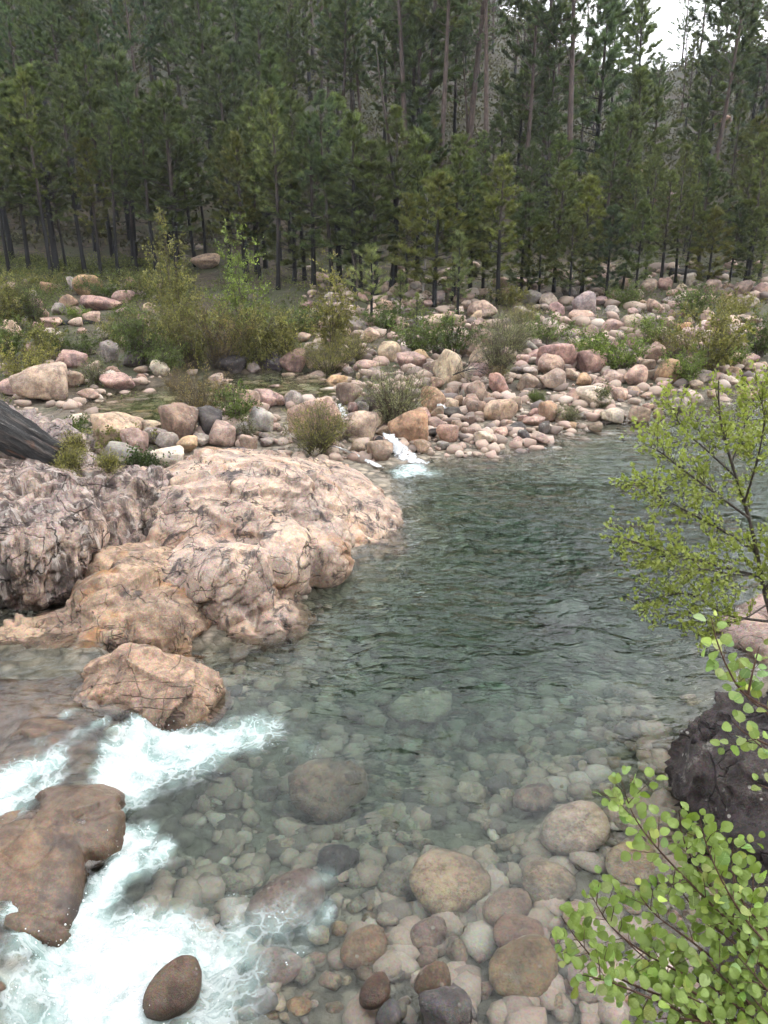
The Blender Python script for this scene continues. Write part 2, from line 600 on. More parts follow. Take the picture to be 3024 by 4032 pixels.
# ------------------------------------------------------------------ water
FOAM = [  # photograph pixel, radius, strength
    (545, 2905, 60, 1), (650, 2925, 85, 1), (780, 2915, 95, .95), (890, 2890, 95, .85), (990, 2865, 90, .75), (1080, 2845, 70, .55),
    (520, 2990, 85, 1), (480, 3080, 75, 1), (570, 3040, 100, .9), (690, 3000, 100, .7), (800, 2990, 90, .55), (430, 3165, 50, .95),
    (430, 3290, 60, .85), (510, 3300, 70, .9), (600, 3340, 60, .8), (480, 3390, 80, .95), (420, 3480, 80, 1), (350, 3580, 80, .95),
    (350, 3700, 130, 1), (450, 3800, 190, 1), (600, 3720, 150, .95), (330, 3950, 190, 1), (500, 3980, 160, 1), (740, 3730, 130, .75),
    (560, 3620, 90, .8), (850, 3800, 150, .66), (950, 3700, 150, .55), (1050, 3640, 130, .5), (1130, 3560, 100, .42), (1000, 3850, 120, .48), (800, 3950, 130, .6),
    (950, 3580, 100, .42), (1200, 3610, 80, .36), (1170, 3740, 70, .36), (1270, 3520, 60, .3), (620, 3540, 60, .5), (1330, 2960, 110, .22), (1200, 2920, 90, .28), (1500, 2940, 80, .2),
    (60, 3120, 90, .95), (160, 3080, 80, .85), (240, 3010, 55, .6), (60, 3230, 80, .9), (20, 3330, 60, .85), (180, 3180, 70, .7),
    (60, 3640, 60, .7), (130, 3720, 75, .85), (220, 3770, 80, .9), (100, 3960, 110, .72), (20, 3560, 50, .6), (230, 3870, 80, .9), (30, 3790, 60, .4),
    (290, 2870, 34, .5), (380, 2905, 36, .6), (460, 2930, 38, .7), (180, 2960, 70, .3), (330, 2960, 60, .4), (1290, 3560, 40, .45), (1250, 3450, 50, .35),
    (1640, 1835, 60, .8), (1600, 1850, 60, .7), (1700, 1850, 50, .45), (1850, 1672, 35, .6)]


def foam_at(x, y):
    f = np.zeros_like(x)
    q3 = np.stack([x, y, np.zeros_like(x)], 1)
    x = x + 0.22 * fbm(q3 * 1.3 + 3, 4, 0.6)
    y = y + 0.22 * fbm(q3 * 1.3 + 40, 4, 0.6)
    for u, v, r, s in FOAM:
        c = atz(u, v, 0.08)
        sc = (CAM_H - 0.08) / -ray(u, v)[2] / FPX
        q = np.hypot((x - c[0]) / (r * sc), (y - c[1]) / (r * sc * 1.45))
        f = np.maximum(f, 1.0 * s * smooth(1.85, 0.1, q))
    return f


wx = axis(-6.5, 6.5, 0.045, -30, 27, 1.05)
wy = axis(3.6, 10.5, 0.04, 1.5, 34, 1.0105)
WX, WY = np.meshgrid(wx, wy)
fx, fy = WX.ravel(), WY.ravel()
FO = foam_at(fx, fy)
p3 = np.stack([fx, fy, np.zeros_like(fx)], 1)
turb = smooth(0.25, 0.9, FO)
near_drop = np.exp(-((fx + 3.05) / 0.9) ** 2) * smooth(10, 8.6, fy)
WZ = water_z(fx, fy) + turb * (0.13 * fbm(p3 * np.array([1.6, 2.4, 1]), 4, 0.6) + 0.06 * fbm(p3 * 7.5, 3, 0.6)) + near_drop * 0.04 * fbm(p3 * 3.0, 3)
lvl = 0.012 * fbm(p3 * np.array([0.9, 1.6, 1]), 3)
WZ = WZ + lvl
nx, ny = len(wx), len(wy)
V = np.stack([fx, fy, WZ], 1)
Fq = grid_faces(nx, ny)
inside = poly_sdf(fx, fy, POOL)
keepv = inside < 0.9
kf = keepv[Fq].any(1)
Fq = Fq[kf]
used = np.unique(Fq)
remap = -np.ones(len(V), int)
remap[used] = np.arange(len(used))
V2, F2, foam2 = V[used], remap[Fq], FO[used]
# close the body below the bed so that the water's own colour deepens with depth
e = np.concatenate([F2[:, [0, 1]], F2[:, [1, 2]], F2[:, [2, 3]], F2[:, [3, 0]]])
key = np.sort(e, 1)
_, inv, cnt = np.unique(key[:, 0] * 10_000_000 + key[:, 1], return_inverse=True, return_counts=True)
be = e[cnt[inv] == 1]
n0 = len(V2)
low = V2.copy()
low[:, 2] = -4.6
Fall = [F2, F2[:, ::-1] + n0, np.stack([be[:, 1], be[:, 0], be[:, 0] + n0, be[:, 1] + n0], 1)]
wm = NT('river_water')
geo = wm.n('NewGeometry')
pos = geo.outputs['Position']
fo = wm.n('Attribute', {'attribute_name': 'foam'}).outputs['Fac']
warp = wm.n('VectorMath', {'operation': 'ADD'})
wm.set(warp, 'i0', pos)
wm.set(warp, 'i1', wm.n('VectorMath', {'operation': 'SCALE'}, i0=wm.n('TexNoise', None, Vector=pos, Scale=0.6, Detail=2.0).outputs[1], Scale=1.1).outputs[0])
wp = wm.mapping(warp.outputs[0], (0.85, 1.7, 1.0), (0, 0, 0.12))
r1 = wm.noise(wp, 1.9, 2, 0.5, 0.3)
r2 = wm.noise(wm.mapping(pos, (1.0, 1.6, 1), (0, 0, -0.35)), 6.5, 2, 0.5, 0.4)
r3 = wm.noise(pos, 15.0, 2, 0.5)
yy = wm.n('SeparateXYZ', None, Vector=pos).outputs[1]
farw = wm.ss(yy, 6.5, 13.0)
gust = wm.math('MULTIPLY', wm.math('ADD', 0.5, wm.math('MULTIPLY', wm.ss(wm.noise(pos, 0.25, 2), 0.38, 0.6), 0.75)), wm.math('ADD', 0.27, wm.math('MULTIPLY', farw, 0.83)))
hgt = wm.math('MULTIPLY', gust, wm.math('ADD', wm.math('MULTIPLY', r1, 0.115), wm.math('ADD', wm.math('MULTIPLY', r2, 0.016), wm.math('MULTIPLY', r3, 0.0015))))
bn = wm.n('Bump', None, Height=hgt, Strength=1.0, Distance=1.0).outputs[0]
glass = wm.n('BsdfPrincipled', None, Base_Color=(1, 1, 1), Roughness=0.0, IOR=1.333, Normal=bn)
glass.inputs['Transmission Weight'].default_value = 1.0
# foam: threads and lather, denser where the water is more broken
fw = wm.n('VectorMath', {'operation': 'ADD'})
wm.set(fw, 'i0', pos)
wm.set(fw, 'i1', wm.n('VectorMath', {'operation': 'SCALE'}, i0=wm.n('TexNoise', None, Vector=pos, Scale=1.9, Detail=6.0).outputs[1], Scale=0.95).outputs[0])
fdir = wm.mapping(fw.outputs[0], (0.5, 1.5, 1.0), (0, 0, -0.2))
th = wm.voro(fw.outputs[0], 4.2, 'DISTANCE_TO_EDGE')
th2 = wm.voro(fw.outputs[0], 11.0, 'DISTANCE_TO_EDGE')
thread = wm.math('SUBTRACT', 1.0, wm.math('MINIMUM', wm.math('MULTIPLY', th, 3.2), wm.math('ADD', 0.25, wm.math('MULTIPLY', th2, 4.0))), clamp=True)
fn = wm.math('ADD', wm.math('MULTIPLY', wm.noise(fdir, 4.2, 8, 0.72), 1.25), wm.math('MULTIPLY', thread, 0.28))
n5 = wm.math('SUBTRACT', wm.noise(fdir, 3.6, 8, 0.72), 0.5)
n1 = wm.math('SUBTRACT', wm.noise(fdir, 1.3, 4, 0.6), 0.5)
core = wm.ss(wm.math('ADD', fo, wm.math('ADD', wm.math('MULTIPLY', n5, 1.5), wm.math('MULTIPLY', n1, 0.9))), 0.50, 1.12)
lace = wm.ss(wm.math('ADD', thread, wm.math('ADD', wm.math('MULTIPLY', n5, 0.9), wm.math('MULTIPLY', fo, 0.35))), 0.80, 1.12)
lace = wm.math('MULTIPLY', wm.math('MULTIPLY', lace, wm.ss(fo, 0.15, 0.65)), 0.4)
lather = wm.math('MULTIPLY', wm.math('MAXIMUM', core, lace), wm.ss(fo, 0.02, 0.22))
bub = wm.math('MULTIPLY', wm.ss(wm.voro(pos, 16.0), 0.16, 0.08), wm.ss(fo, 0.12, 0.3))
bub = wm.math('MULTIPLY', bub, wm.ss(wm.noise(pos, 3.0, 2), 0.52, 0.6))
lather = wm.math('MAXIMUM', lather, bub)
foamb = wm.n('BsdfPrincipled', None, Base_Color=(0.76, 0.79, 0.81), Roughness=0.6, Normal=wm.bump(wm.noise(fdir, 3.4, 7, 0.7), 0.8, 0.18))
milk = wm.n('BsdfDiffuse', None, Color=(0.42, 0.58, 0.55))
aer = wm.math('MULTIPLY', wm.ss(wm.math('ADD', fo, wm.math('MULTIPLY', wm.math('SUBTRACT', wm.noise(pos, 2.2, 4), 0.5), 0.6)), 0.16, 0.9), 0.5)
s1 = wm.n('MixShader', None, i0=aer, i1=glass, i2=milk)
s2 = wm.n('MixShader', None, i0=lather, i1=s1, i2=foamb)
wm.surf(s2)
va = wm.n('VolumeAbsorption', None, Color=(0.42, 0.66, 0.57), Density=0.7)
wm.t.links.new(va.outputs[0], wm.out.inputs['Volume'])
wme = mesh_np('river_water', np.concatenate([V2, low]), Fall)
attr(wme, 'foam', np.concatenate([foam2, foam2 * 0]))
river = link('river_water', wme, wm.m)
tag(river, 'clear green rippled river pool with white foam below the rapid', None, kind='structure')

# upper pond
pm = NT('pond_water')
pos = pm.n('NewGeometry').outputs['Position']
h = pm.noise(pm.mapping(pos, (0.8, 1.6, 1)), 2.2, 2)
pg = pm.n('BsdfPrincipled', None, Base_Color=(1, 1, 1), Roughness=0.0, IOR=1.333, Normal=pm.n('Bump', None, Height=pm.math('MULTIPLY', h, 0.018), Strength=1.0, Distance=1.0).outputs[0])
pg.inputs['Transmission Weight'].default_value = 1.0
pm.surf(pg)
va = pm.n('VolumeAbsorption', None, Color=(0.55, 0.72, 0.30), Density=1.3)
pm.t.links.new(va.outputs[0], pm.out.inputs['Volume'])
pp = np.array(POND)
qx = np.arange(pp[:, 0].min() - 0.6, pp[:, 0].max() + 0.6, 0.3)
qy = np.arange(pp[:, 1].min() - 0.6, pp[:, 1].max() + 0.6, 0.3)
QX, QY = np.meshgrid(qx, qy)
Fq = grid_faces(len(qx), len(qy))
kv = poly_sdf(QX.ravel(), QY.ravel(), POND) < 0.45
Fq = Fq[kv[Fq].any(1)]
used = np.unique(Fq)
remap = -np.ones(QX.size, int)
remap[used] = np.arange(len(used))
Fq = remap[Fq]
Vp = np.stack([QX.ravel()[used], QY.ravel()[used], np.full(len(used), POND_Z)], 1)
e = np.concatenate([Fq[:, [0, 1]], Fq[:, [1, 2]], Fq[:, [2, 3]], Fq[:, [3, 0]]])
key = np.sort(e, 1)
_, inv, cnt = np.unique(key[:, 0] * 10_000_000 + key[:, 1], return_inverse=True, return_counts=True)
be = e[cnt[inv] == 1]
lowp = Vp.copy()
lowp[:, 2] = -0.6
n0 = len(Vp)
pond = link('pond_water', mesh_np('pond_water', np.concatenate([Vp, lowp]), [Fq, Fq[:, ::-1] + n0, np.stack([be[:, 1], be[:, 0], be[:, 0] + n0, be[:, 1] + n0], 1)]), pm.m)
tag(pond, 'still shallow pond behind the boulder dam with stones under it', None, kind='structure')

# ------------------------------------------------------------------ rocks
M_boulder = stone_material('granite_boulder', None, lichen=0.6, stain=0.45)
M_outcrop = stone_material('granite_outcrop', (0.60, 0.49, 0.40), lichen=0.8, stain=0.9, cracks=0.8, orange=0.45, bump=0.8, contrast=0.6, relief=0.2)
M_crag = stone_material('weathered_crag', (0.50, 0.41, 0.36), lichen=0.9, stain=0.4, cracks=0.9, orange=0.18,
                        strata=((3.2, 3.2, 0.55), (0.0, 0.18, 0.35), 0.7), bump=1.4, contrast=1.0)
M_dark = stone_material('dark_lichen_rock', (0.10, 0.088, 0.088), lichen=1.2, stain=0.6, cracks=0.5, bump=2.0, contrast=1.0)
M_slab = stone_material('wet_brown_slab', (0.175, 0.130, 0.092), lichen=0.0, stain=0.6, cracks=0.0, orange=0.08, bump=0.7, gloss=0.3, relief=0.4)


def rock_mesh(name, seed, sub=4, planes=16, p=9.0, noise=0.10, jag=0.0):
    r = np.random.RandomState(seed)
    V, F = ico(sub)
    n = unit(r.normal(size=(planes, 3)))
    d = r.uniform(0.72, 1.12, planes)
    dots = np.clip(V @ n.T, 0, None) / d
    rad = (np.sum(dots ** p, 1) + 1e-6) ** (-1.0 / p)
    rad = np.clip(rad, 0.3, 1.5)
    Q = V * rad[:, None]
    Q = Q * (1 + noise * fbm(Q * 1.3 + seed * 3.7, 3)[:, None] + 0.35 * noise * fbm(Q * 5 + seed, 3)[:, None])
    if jag:
        f1, f2 = worley(Q * 1.9 + seed)
        Q = Q * (1 - jag * (1 - smooth(0.0, 0.22, f2 - f1)))[:, None]
    lo, hi = Q.min(0), Q.max(0)
    Q = (Q - (lo + hi) / 2) / (hi - lo)
    return mesh_np(name, Q, F)


ROUND = [rock_mesh('boulder', 100 + k, 4, 14, 7.0 + k % 3, 0.10) for k in range(10)]
ANGLE = [rock_mesh('boulder', 200 + k, 4, 11, 17.0, 0.10, 0.03) for k in range(7)]
PEB = [rock_mesh('stone', 300 + k, 3, 14, 6.0, 0.08) for k in range(8)]
SMOOTHR = [rock_mesh('stone', 600 + k, 4, 22, 3.4, 0.07) for k in range(6)]
TINY = [rock_mesh('cobble', 400 + k, 2, 12, 7.0, 0.05) for k in range(6)]
for me in ROUND + ANGLE + PEB + TINY + SMOOTHR:
    me.materials.append(M_boulder)

COLS = {'t': (0.52, 0.415, 0.315), 'p': (0.49, 0.365, 0.31), 'g': (0.38, 0.345, 0.315), 'o': (0.48, 0.335, 0.21), 'd': (0.10, 0.092, 0.092),
        'b': (0.34, 0.26, 0.20), 'w': (0.62, 0.545, 0.465), 'r': (0.40, 0.275, 0.23), 'k': (0.035, 0.032, 0.034)}
COLN = {'t': 'tan', 'p': 'pinkish', 'g': 'grey', 'o': 'orange-stained', 'd': 'dark grey', 'b': 'brown', 'w': 'pale', 'r': 'reddish', 'k': 'black wet'}


def place_rock(me, c, size, color, name='boulder', rz=0.0, tilt=(0, 0)):
    o = link(name, me)
    o.location = c
    o.scale = size
    o.rotation_euler = (tilt[0], tilt[1], rz)
    k = R.uniform(0.88, 1.22)
    o.color = (*[min(0.8, q * k * R.uniform(0.95, 1.05)) for q in color], 1)
    return o


# (u centre, v bottom, width, height, colour, a for angular, label or None)
B = [
 (342, 1169, 106, 73, 'o', '', 'big orange boulder with purple stain, topmost of the pile on the left bank'),
 (285, 1150, 44, 52, 'g', '', 'upright grey boulder touching the big orange boulder on the left bank'),
 (456, 1154, 100, 30, 'g', 'a', 'flat grey slab stone right of the big orange boulder'),
 (470, 1198, 87, 46, 'p', '', 'pinkish boulder under the flat slab stone on the left bank'),
 (265, 1217, 72, 50, 'o', '', 'orange boulder left of the wide cracked boulder'),
 (376, 1227, 150, 57, 'p', '', 'wide flat pinkish boulder below the big orange boulder'),
 (227, 1241, 58, 42, 'g', '', 'grey boulder at the lower left of the left bank pile'),
 (359, 1275, 63, 42, 't', 'a', 'small tan boulder just above the fallen black log on the left bank'),
 (30, 1150, 62, 34, 'p', '', None), (183, 1159, 46, 44, 'o', '', None), (229, 1145, 28, 22, 't', '', None),
 (205, 1364, 66, 62, 'w', '', 'pale upright boulder below the fallen black log'),
 (395, 1352, 62, 58, 'w', '', None), (316, 1318, 36, 24, 'p', '', None), (354, 1398, 52, 30, 'w', '', None),
 (430, 1429, 66, 76, 'g', 'a', 'tall grey boulder with purple streaks behind the still pond'),
 (519, 1446, 78, 56, 'd', '', 'black boulder with a white lichen patch by the pond'),
 (268, 1458, 114, 64, 'p', '', 'smooth domed pinkish boulder behind the pond on the left'),
 (183, 1477, 54, 50, 't', '', None),
 (150, 1585, 200, 125, 't', 'a', 'huge tilted tan slab behind the small pine sapling'),
 (263, 1535, 106, 60, 't', '', None), (24, 1560, 68, 58, 'p', 'a', 'pinkish boulder at the very left edge above the white crag'),
 (340, 1574, 86, 36, 'p', '', 'low oval boulder lying in the left end of the pond'),
 (453, 1547, 120, 64, 'p', '', 'big smooth pinkish boulder standing in the pond'),
 (441, 1485, 66, 36, 'b', '', None), (369, 1463, 44, 38, 't', '', None), (552, 1504, 42, 28, 'b', '', None), (530, 1516, 46, 20, 'b', '', None),
 (550, 1475, 52, 28, 'b', '', None), (675, 1265, 58, 44, 'w', '', None), (622, 1193, 42, 28, 'g', '', None),
 (800, 1064, 110, 56, 't', '', 'large pale domed boulder at the forest edge behind the tall bush'), (760, 991, 84, 28, 'w', '', None),
 (897, 1477, 124, 66, 'd', '', 'large dark domed boulder at the far side of the pond'),
 (1000, 1472, 52, 42, 'g', '', None), (1150, 1470, 108, 86, 'r', '', 'large dark reddish boulder at the right end of the pond'),
 (1070, 1463, 72, 62, 'd', '', None), (1138, 1504, 56, 32, 't', '', None), (846, 1523, 62, 44, 't', '', None),
 (976, 1627, 84, 86, 't', '', 'upright tan boulder between the pond and the bedrock'), (923, 1590, 46, 36, 'g', '', None),
 (1041, 1607, 94, 62, 'p', 'a', None), (1085, 1564, 62, 42, 'p', '', None), (1099, 1600, 46, 38, 'p', '', None), (1150, 1617, 76, 66, 'g', '', None),
 (694, 1735, 142, 124, 'b', 'a', 'large angular brown boulder with lichen beside the brown heather bush'),
 (817, 1718, 96, 100, 'd', 'a', 'pointed dark grey boulder under the brown heather bush'),
 (868, 1764, 94, 86, 'p', '', 'smooth conical pinkish boulder right of the pointed dark grey one'),
 (576, 1721, 90, 56, 't', '', 'smooth tan oval boulder left of the large angular brown boulder'),
 (612, 1754, 80, 60, 'g', '', None), (648, 1786, 78, 68, 'g', '', None), (728, 1790, 82, 60, 'o', '', None), (786, 1759, 62, 42, 'g', 'a', None),
 (820, 1822, 86, 52, 'o', '', None), (646, 1846, 148, 70, 'w', 'a', 'pale angular boulder with a flat facet behind the bedrock'),
 (750, 1836, 66, 28, 't', '', None), (812, 1844, 56, 20, 'k', '', 'flat black stone lying behind the bedrock'),
 (1022, 1709, 92, 84, 'g', '', None), (945, 1737, 76, 62, 'g', '', None), (976, 1783, 66, 62, 't', '', None), (1015, 1733, 34, 30, 'b', '', None),
 (1041, 1740, 42, 30, 'g', '', None), (1048, 1759, 52, 26, 'g', 'a', None), (950, 1800, 50, 32, 'd', '', None), (897, 1798, 52, 30, 'd', '', None),
 (430, 1775, 190, 118, 't', 'a', 'large pale block with dark drip streaks between the crag and the pond'),
 (521, 1806, 98, 104, 'p', 'a', 'upright pinkish block beside the streaked pale block'),
 (461, 1850, 134, 80, 'g', '', None), (340, 1790, 60, 44, 'g', '', None), (300, 1660, 60, 22, 'w', '', None),
 (1323, 1387, 82, 52, 'p', '', None), (1289, 1476, 98, 48, 'w', '', 'pale boulder lying at the right end of the pond'), (1371, 1474, 40, 26, 'g', '', None),
 (1443, 1478, 104, 50, 'p', '', None), (1224, 1454, 38, 40, 't', '', None), (1243, 1517, 74, 34, 't', '', None), (1335, 1531, 116, 44, 'o', '', None),
 (1282, 1546, 58, 22, 'r', '', None), (1376, 1597, 98, 80, 'b', '', 'brown boulder at the pond outlet left of the grey broom bush'), (1417, 1495, 30, 26, 't', '', None),
 (1533, 1430, 84, 72, 't', '', None), (1588, 1416, 64, 46, 'g', '', None), (1651, 1430, 70, 46, 'o', '', None), (1620, 1459, 114, 62, 'p', '', None),
 (1767, 1517, 112, 118, 't', '', 'largest egg-shaped tan boulder on the bar right of the grey broom bush'),
 (1911, 1375, 84, 78, 'p', '', 'big blocky pinkish boulder standing before the forest right of the green bush'),
 (1894, 1450, 88, 66, 't', '', None), (1699, 1483, 62, 56, 'p', '', None), (1721, 1536, 52, 44, 'b', '', None), (1846, 1502, 46, 52, 'w', 'a', None),
 (1890, 1507, 92, 64, 'p', '', None), (1964, 1563, 66, 84, 'r', '', 'upright egg-shaped pink-red boulder on the boulder bar'),
 (1875, 1584, 82, 74, 'p', '', None), (1779, 1577, 60, 46, 'b', '', None), (1829, 1565, 36, 26, 'g', '', None), (1800, 1594, 44, 32, 'b', '', None),
 (1856, 1606, 66, 46, 'b', '', None), (1926, 1596, 44, 44, 'b', '', None), (1706, 1633, 94, 96, 'o', '', 'orange boulder behind the small cascade right of the broom bush'),
 (1877, 1647, 78, 62, 'b', '', 'brown oval boulder beside the right small cascade'), (1976, 1668, 128, 78, 't', '', 'long smooth tan oval boulder lying near the right small cascade'),
 (1554, 1683, 114, 112, 'd', '', 'big dark speckled boulder below the grey broom bush'),
 (1615, 1748, 146, 112, 'o', 'a', 'large orange block right of the white cascade'),
 (1419, 1750, 126, 110, 't', '', 'big rounded tan boulder left of the white cascade'),
 (1492, 1686, 50, 54, 't', '', None), (1506, 1717, 54, 34, 'b', '', None), (1497, 1818, 98, 68, 'b', 'a', 'angular brown rock in the middle of the white cascade'),
 (1238, 1742, 200, 150, 't', '', 'largest pale tan boulder behind the olive broom bush on the bedrock'),
 (1668, 1789, 68, 48, 'b', '', 'brown stone at the foot of the white cascade'), (1429, 1633, 44, 48, 'g', '', None), (1390, 1637, 36, 46, 'r', '', None), (1453, 1628, 62, 62, 'd', '', None),
 (1492, 1753, 42, 28, 'k', '', None), (1547, 1768, 62, 30, 'k', '', None), (1525, 1777, 44, 27, 'k', '', None), (1721, 1652, 52, 48, 'b', '', None),
 (1786, 1654, 84, 42, 'd', '', 'dark flat rock in the right small cascade'), (1781, 1613, 54, 34, 't', '', None), (1803, 1703, 46, 42, 'b', '', None), (1844, 1722, 54, 32, 'b', '', None),
 (1849, 1674, 54, 30, 'b', '', None), (1699, 1729, 44, 34, 'd', '', None), (1407, 1797, 58, 48, 'b', '', None), (1311, 1782, 44, 38, 't', '', None),
 (2084, 1316, 98, 38, 'w', '', None), (2082, 1388, 78, 46, 'w', '', None), (2111, 1376, 50, 40, 'w', 'a', None),
 (2200, 1460, 144, 98, 'r', '', 'largest reddish boulder in the middle of the boulder bar'),
 (2109, 1431, 60, 46, 'p', '', None), (2065, 1436, 70, 34, 'p', '', None), (2176, 1484, 98, 72, 't', '', 'tan boulder leaning on the largest reddish boulder'),
 (2178, 1533, 94, 64, 't', 'a', None), (2082, 1542, 76, 60, 't', '', None), (2092, 1484, 54, 32, 'w', '', None),
 (2342, 1470, 118, 78, 'r', 'a', 'long wedge-shaped reddish boulder left of the bright green shrub'),
 (2256, 1499, 48, 42, 't', '', None), (2301, 1518, 56, 42, 'o', '', None), (2422, 1516, 78, 46, 'p', '', None), (2506, 1525, 84, 74, 't', '', 'round tan boulder with pale face below the bright green shrub'),
 (2502, 1441, 80, 40, 't', 'a', None), (2555, 1463, 62, 40, 't', '', None), (2350, 1607, 130, 72, 'w', '', 'broad pale boulder at the water edge behind a grass tuft'),
 (2395, 1562, 52, 46, 'p', '', None), (2446, 1581, 64, 46, 'p', 'a', None), (2499, 1557, 48, 32, 't', '', None), (2164, 1665, 72, 72, 'o', 'a', 'upright orange-brown boulder near the water edge'),
 (2229, 1673, 70, 48, 't', '', None), (2017, 1629, 78, 56, 't', '', None), (2031, 1716, 74, 40, 'd', '', 'dark wet oval boulder on the cobble shore'), (2147, 1711, 48, 42, 'd', '', None),
 (1995, 1692, 50, 34, 'p', '', None), (2065, 1740, 50, 40, 'd', '', None), (2128, 1747, 72, 34, 'p', '', None), (2109, 1682, 82, 32, 'p', '', None),
 (2412, 1670, 88, 52, 'w', 'a', 'pale pointed boulder standing alone in the shallow water of the far shore'),
 (2451, 1651, 42, 28, 'p', '', None), (2355, 1651, 42, 28, 'p', '', None), (2557, 1620, 48, 28, 'p', '', None), (2104, 1648, 44, 32, 'r', '', None), (2244, 1694, 68, 22, 'o', '', None),
 (2297, 1272, 96, 42, 't', '', None), (2299, 1237, 88, 76, 'g', 'a', 'big grey lichen-covered block before the forest on the right'),
 (2420, 1313, 80, 48, 'p', '', None), (2492, 1313, 62, 64, 't', '', None), (1905, 1256, 114, 62, 'p', '', 'wide pinkish boulder among the pine trunks right of centre'), (1875, 1268, 42, 42, 't', '', None),
 (2646, 1517, 102, 90, 'o', '', 'large round orange-tan boulder beside the right hand green shrub'), (2581, 1498, 62, 38, 'b', '', None), (2525, 1384, 84, 58, 'p', '', 'smooth pinkish dome above the bright green shrub'),
 (2901, 1394, 56, 48, 't', '', None), (3003, 1382, 50, 38, 'p', '', None), (2887, 1437, 72, 40, 't', '', None), (2938, 1457, 50, 44, 't', '', None), (2967, 1437, 52, 38, 'p', '', None),
 (2894, 1490, 62, 38, 't', '', None), (2892, 1524, 76, 38, 'w', '', None), (2974, 1469, 48, 32, 't', '', None), (2986, 1524, 84, 46, 'g', '', None), (3012, 1459, 42, 30, 't', '', None),
 (2615, 1553, 50, 46, 'p', '', None), (2648, 1570, 54, 32, 'p', '', None), (2694, 1563, 52, 28, 'w', '', None), (2639, 1204, 54, 32, 'g', '', None), (2651, 1168, 42, 24, 'p', '', None),
 (2957, 1216, 72, 44, 'g', '', None), (2639, 1293, 58, 36, 'p', '', None), (2610, 1320, 66, 28, 'w', '', None), (2692, 1322, 58, 48, 'o', '', 'orange boulder left of the tall olive shrub on the right'),
 (2754, 1240, 78, 30, 't', '', None), (2696, 1213, 32, 22, 'p', '', None), (2817, 1418, 38, 50, 'r', '', None), (2383, 1351, 48, 22, 'p', '', None), (2328, 1353, 28, 20, 'w', '', None),
 (2745, 1536, 52, 34, 't', '', None), (2783, 1510, 74, 44, 'w', '', None), (2967, 1278, 84, 32, 't', '', None), (2913, 1346, 48, 40, 'g', '', None),
 (1351, 1271, 82, 68, 'w', 'a', 'pale pointed boulder at the forest edge left of the little pine'), (1724, 1195, 58, 42, 'g', '', None), (1610, 1220, 58, 38, 't', '', None),
 (1598, 1253, 70, 38, 'g', '', None), (1833, 1220, 42, 34, 't', '', None), (2098, 1201, 78, 50, 'g', '', None), (1990, 1171, 48, 32, 'p', '', None), (1441, 1189, 78, 34, 'r', '', None),
 (2130, 1310, 44, 34, 'p', '', None), (2340, 1440, 40, 30, 'p', '', None)]

taken = []
BL = []
DEPTH = {'boulder': []}


def put_boulder(u, vb, w, h, ck, kind, seed):
    g, s = hit(u, vb)
    k = s / FPX
    W, H = w * k * 1.10, h * k * 1.04
    D = W * R.uniform(0.75, 1.05)
    me = (ANGLE if kind == 'a' else ROUND)[seed % (7 if kind == 'a' else 10)]
    c = (g[0], g[1] + D * 0.42, g[2] + H * 0.47)
    o = place_rock(me, c, (W, D, H * 1.22), COLS[ck], rz=R.choice((0, math.pi)) + R.uniform(-0.25, 0.25), tilt=(R.uniform(-0.1, 0.1), R.uniform(-0.12, 0.12)))
    return o, g, W


GRP_B = 'boulders of the far bank'
for k, (u, vb, w, h, ck, kind, lab) in enumerate(B):
    o, g, W = put_boulder(u, vb, w, h, ck, kind, k * 7 + 3)
    taken.append((u, vb - h / 2, max(w, h) / 2))
    BL.append((o, u, vb - h / 2, w, h, ck, lab))

HEROES = [(k, b[0], b[1] - b[3] / 2, b[6]) for k, b in enumerate(B) if b[6]]
SHORT = {}
for k, u, v, lab in HEROES:
    w_ = lab.split()
    cut = next((i for i, t in enumerate(w_) if t in ('with', 'in', 'on', 'at', 'behind', 'below', 'left', 'right', 'beside', 'under', 'standing', 'between', 'lying', 'touching', 'just', 'above', 'by', 'before', 'leaning', 'near', 'of', 'among', 'boulder,')), len(w_))
    SHORT[k] = ' '.join(w_[:cut]).rstrip(',')


def where(u, v):
    k, hu, hv, lab = min(HEROES, key=lambda q: (q[1] - u) ** 2 + ((q[2] - v) * 1.2) ** 2)
    dx, dy = u - hu, v - hv
    d = ('left of' if dx < 0 else 'right of') if abs(dx) > abs(dy) * 1.2 else ('above' if dy < 0 else 'below')
    return d, SHORT[k]


seen_labels = {}
ORD = ['', 'second ', 'third ', 'fourth ', 'fifth ', 'sixth ', 'seventh ', 'eighth ', 'ninth ', 'tenth ']


def near_label(kind, u, v, far=''):
    d, sname = where(u, v)
    lab = '%s %s the %s' % (kind, d, sname)
    n = seen_labels.get(lab, 0)
    seen_labels[lab] = n + 1
    return ORD[n] + lab if n < 10 else lab


def size_word(w, h):
    return ('small ' if max(w, h) < 45 else 'broad ' if w > h * 1.9 else 'upright ' if h > w else 'rounded ')


for o, u, v, w, h, ck, lab in BL:
    tag(o, lab or near_label(size_word(w, h) + COLN[ck] + ' boulder', u, v), 'boulder', GRP_B)

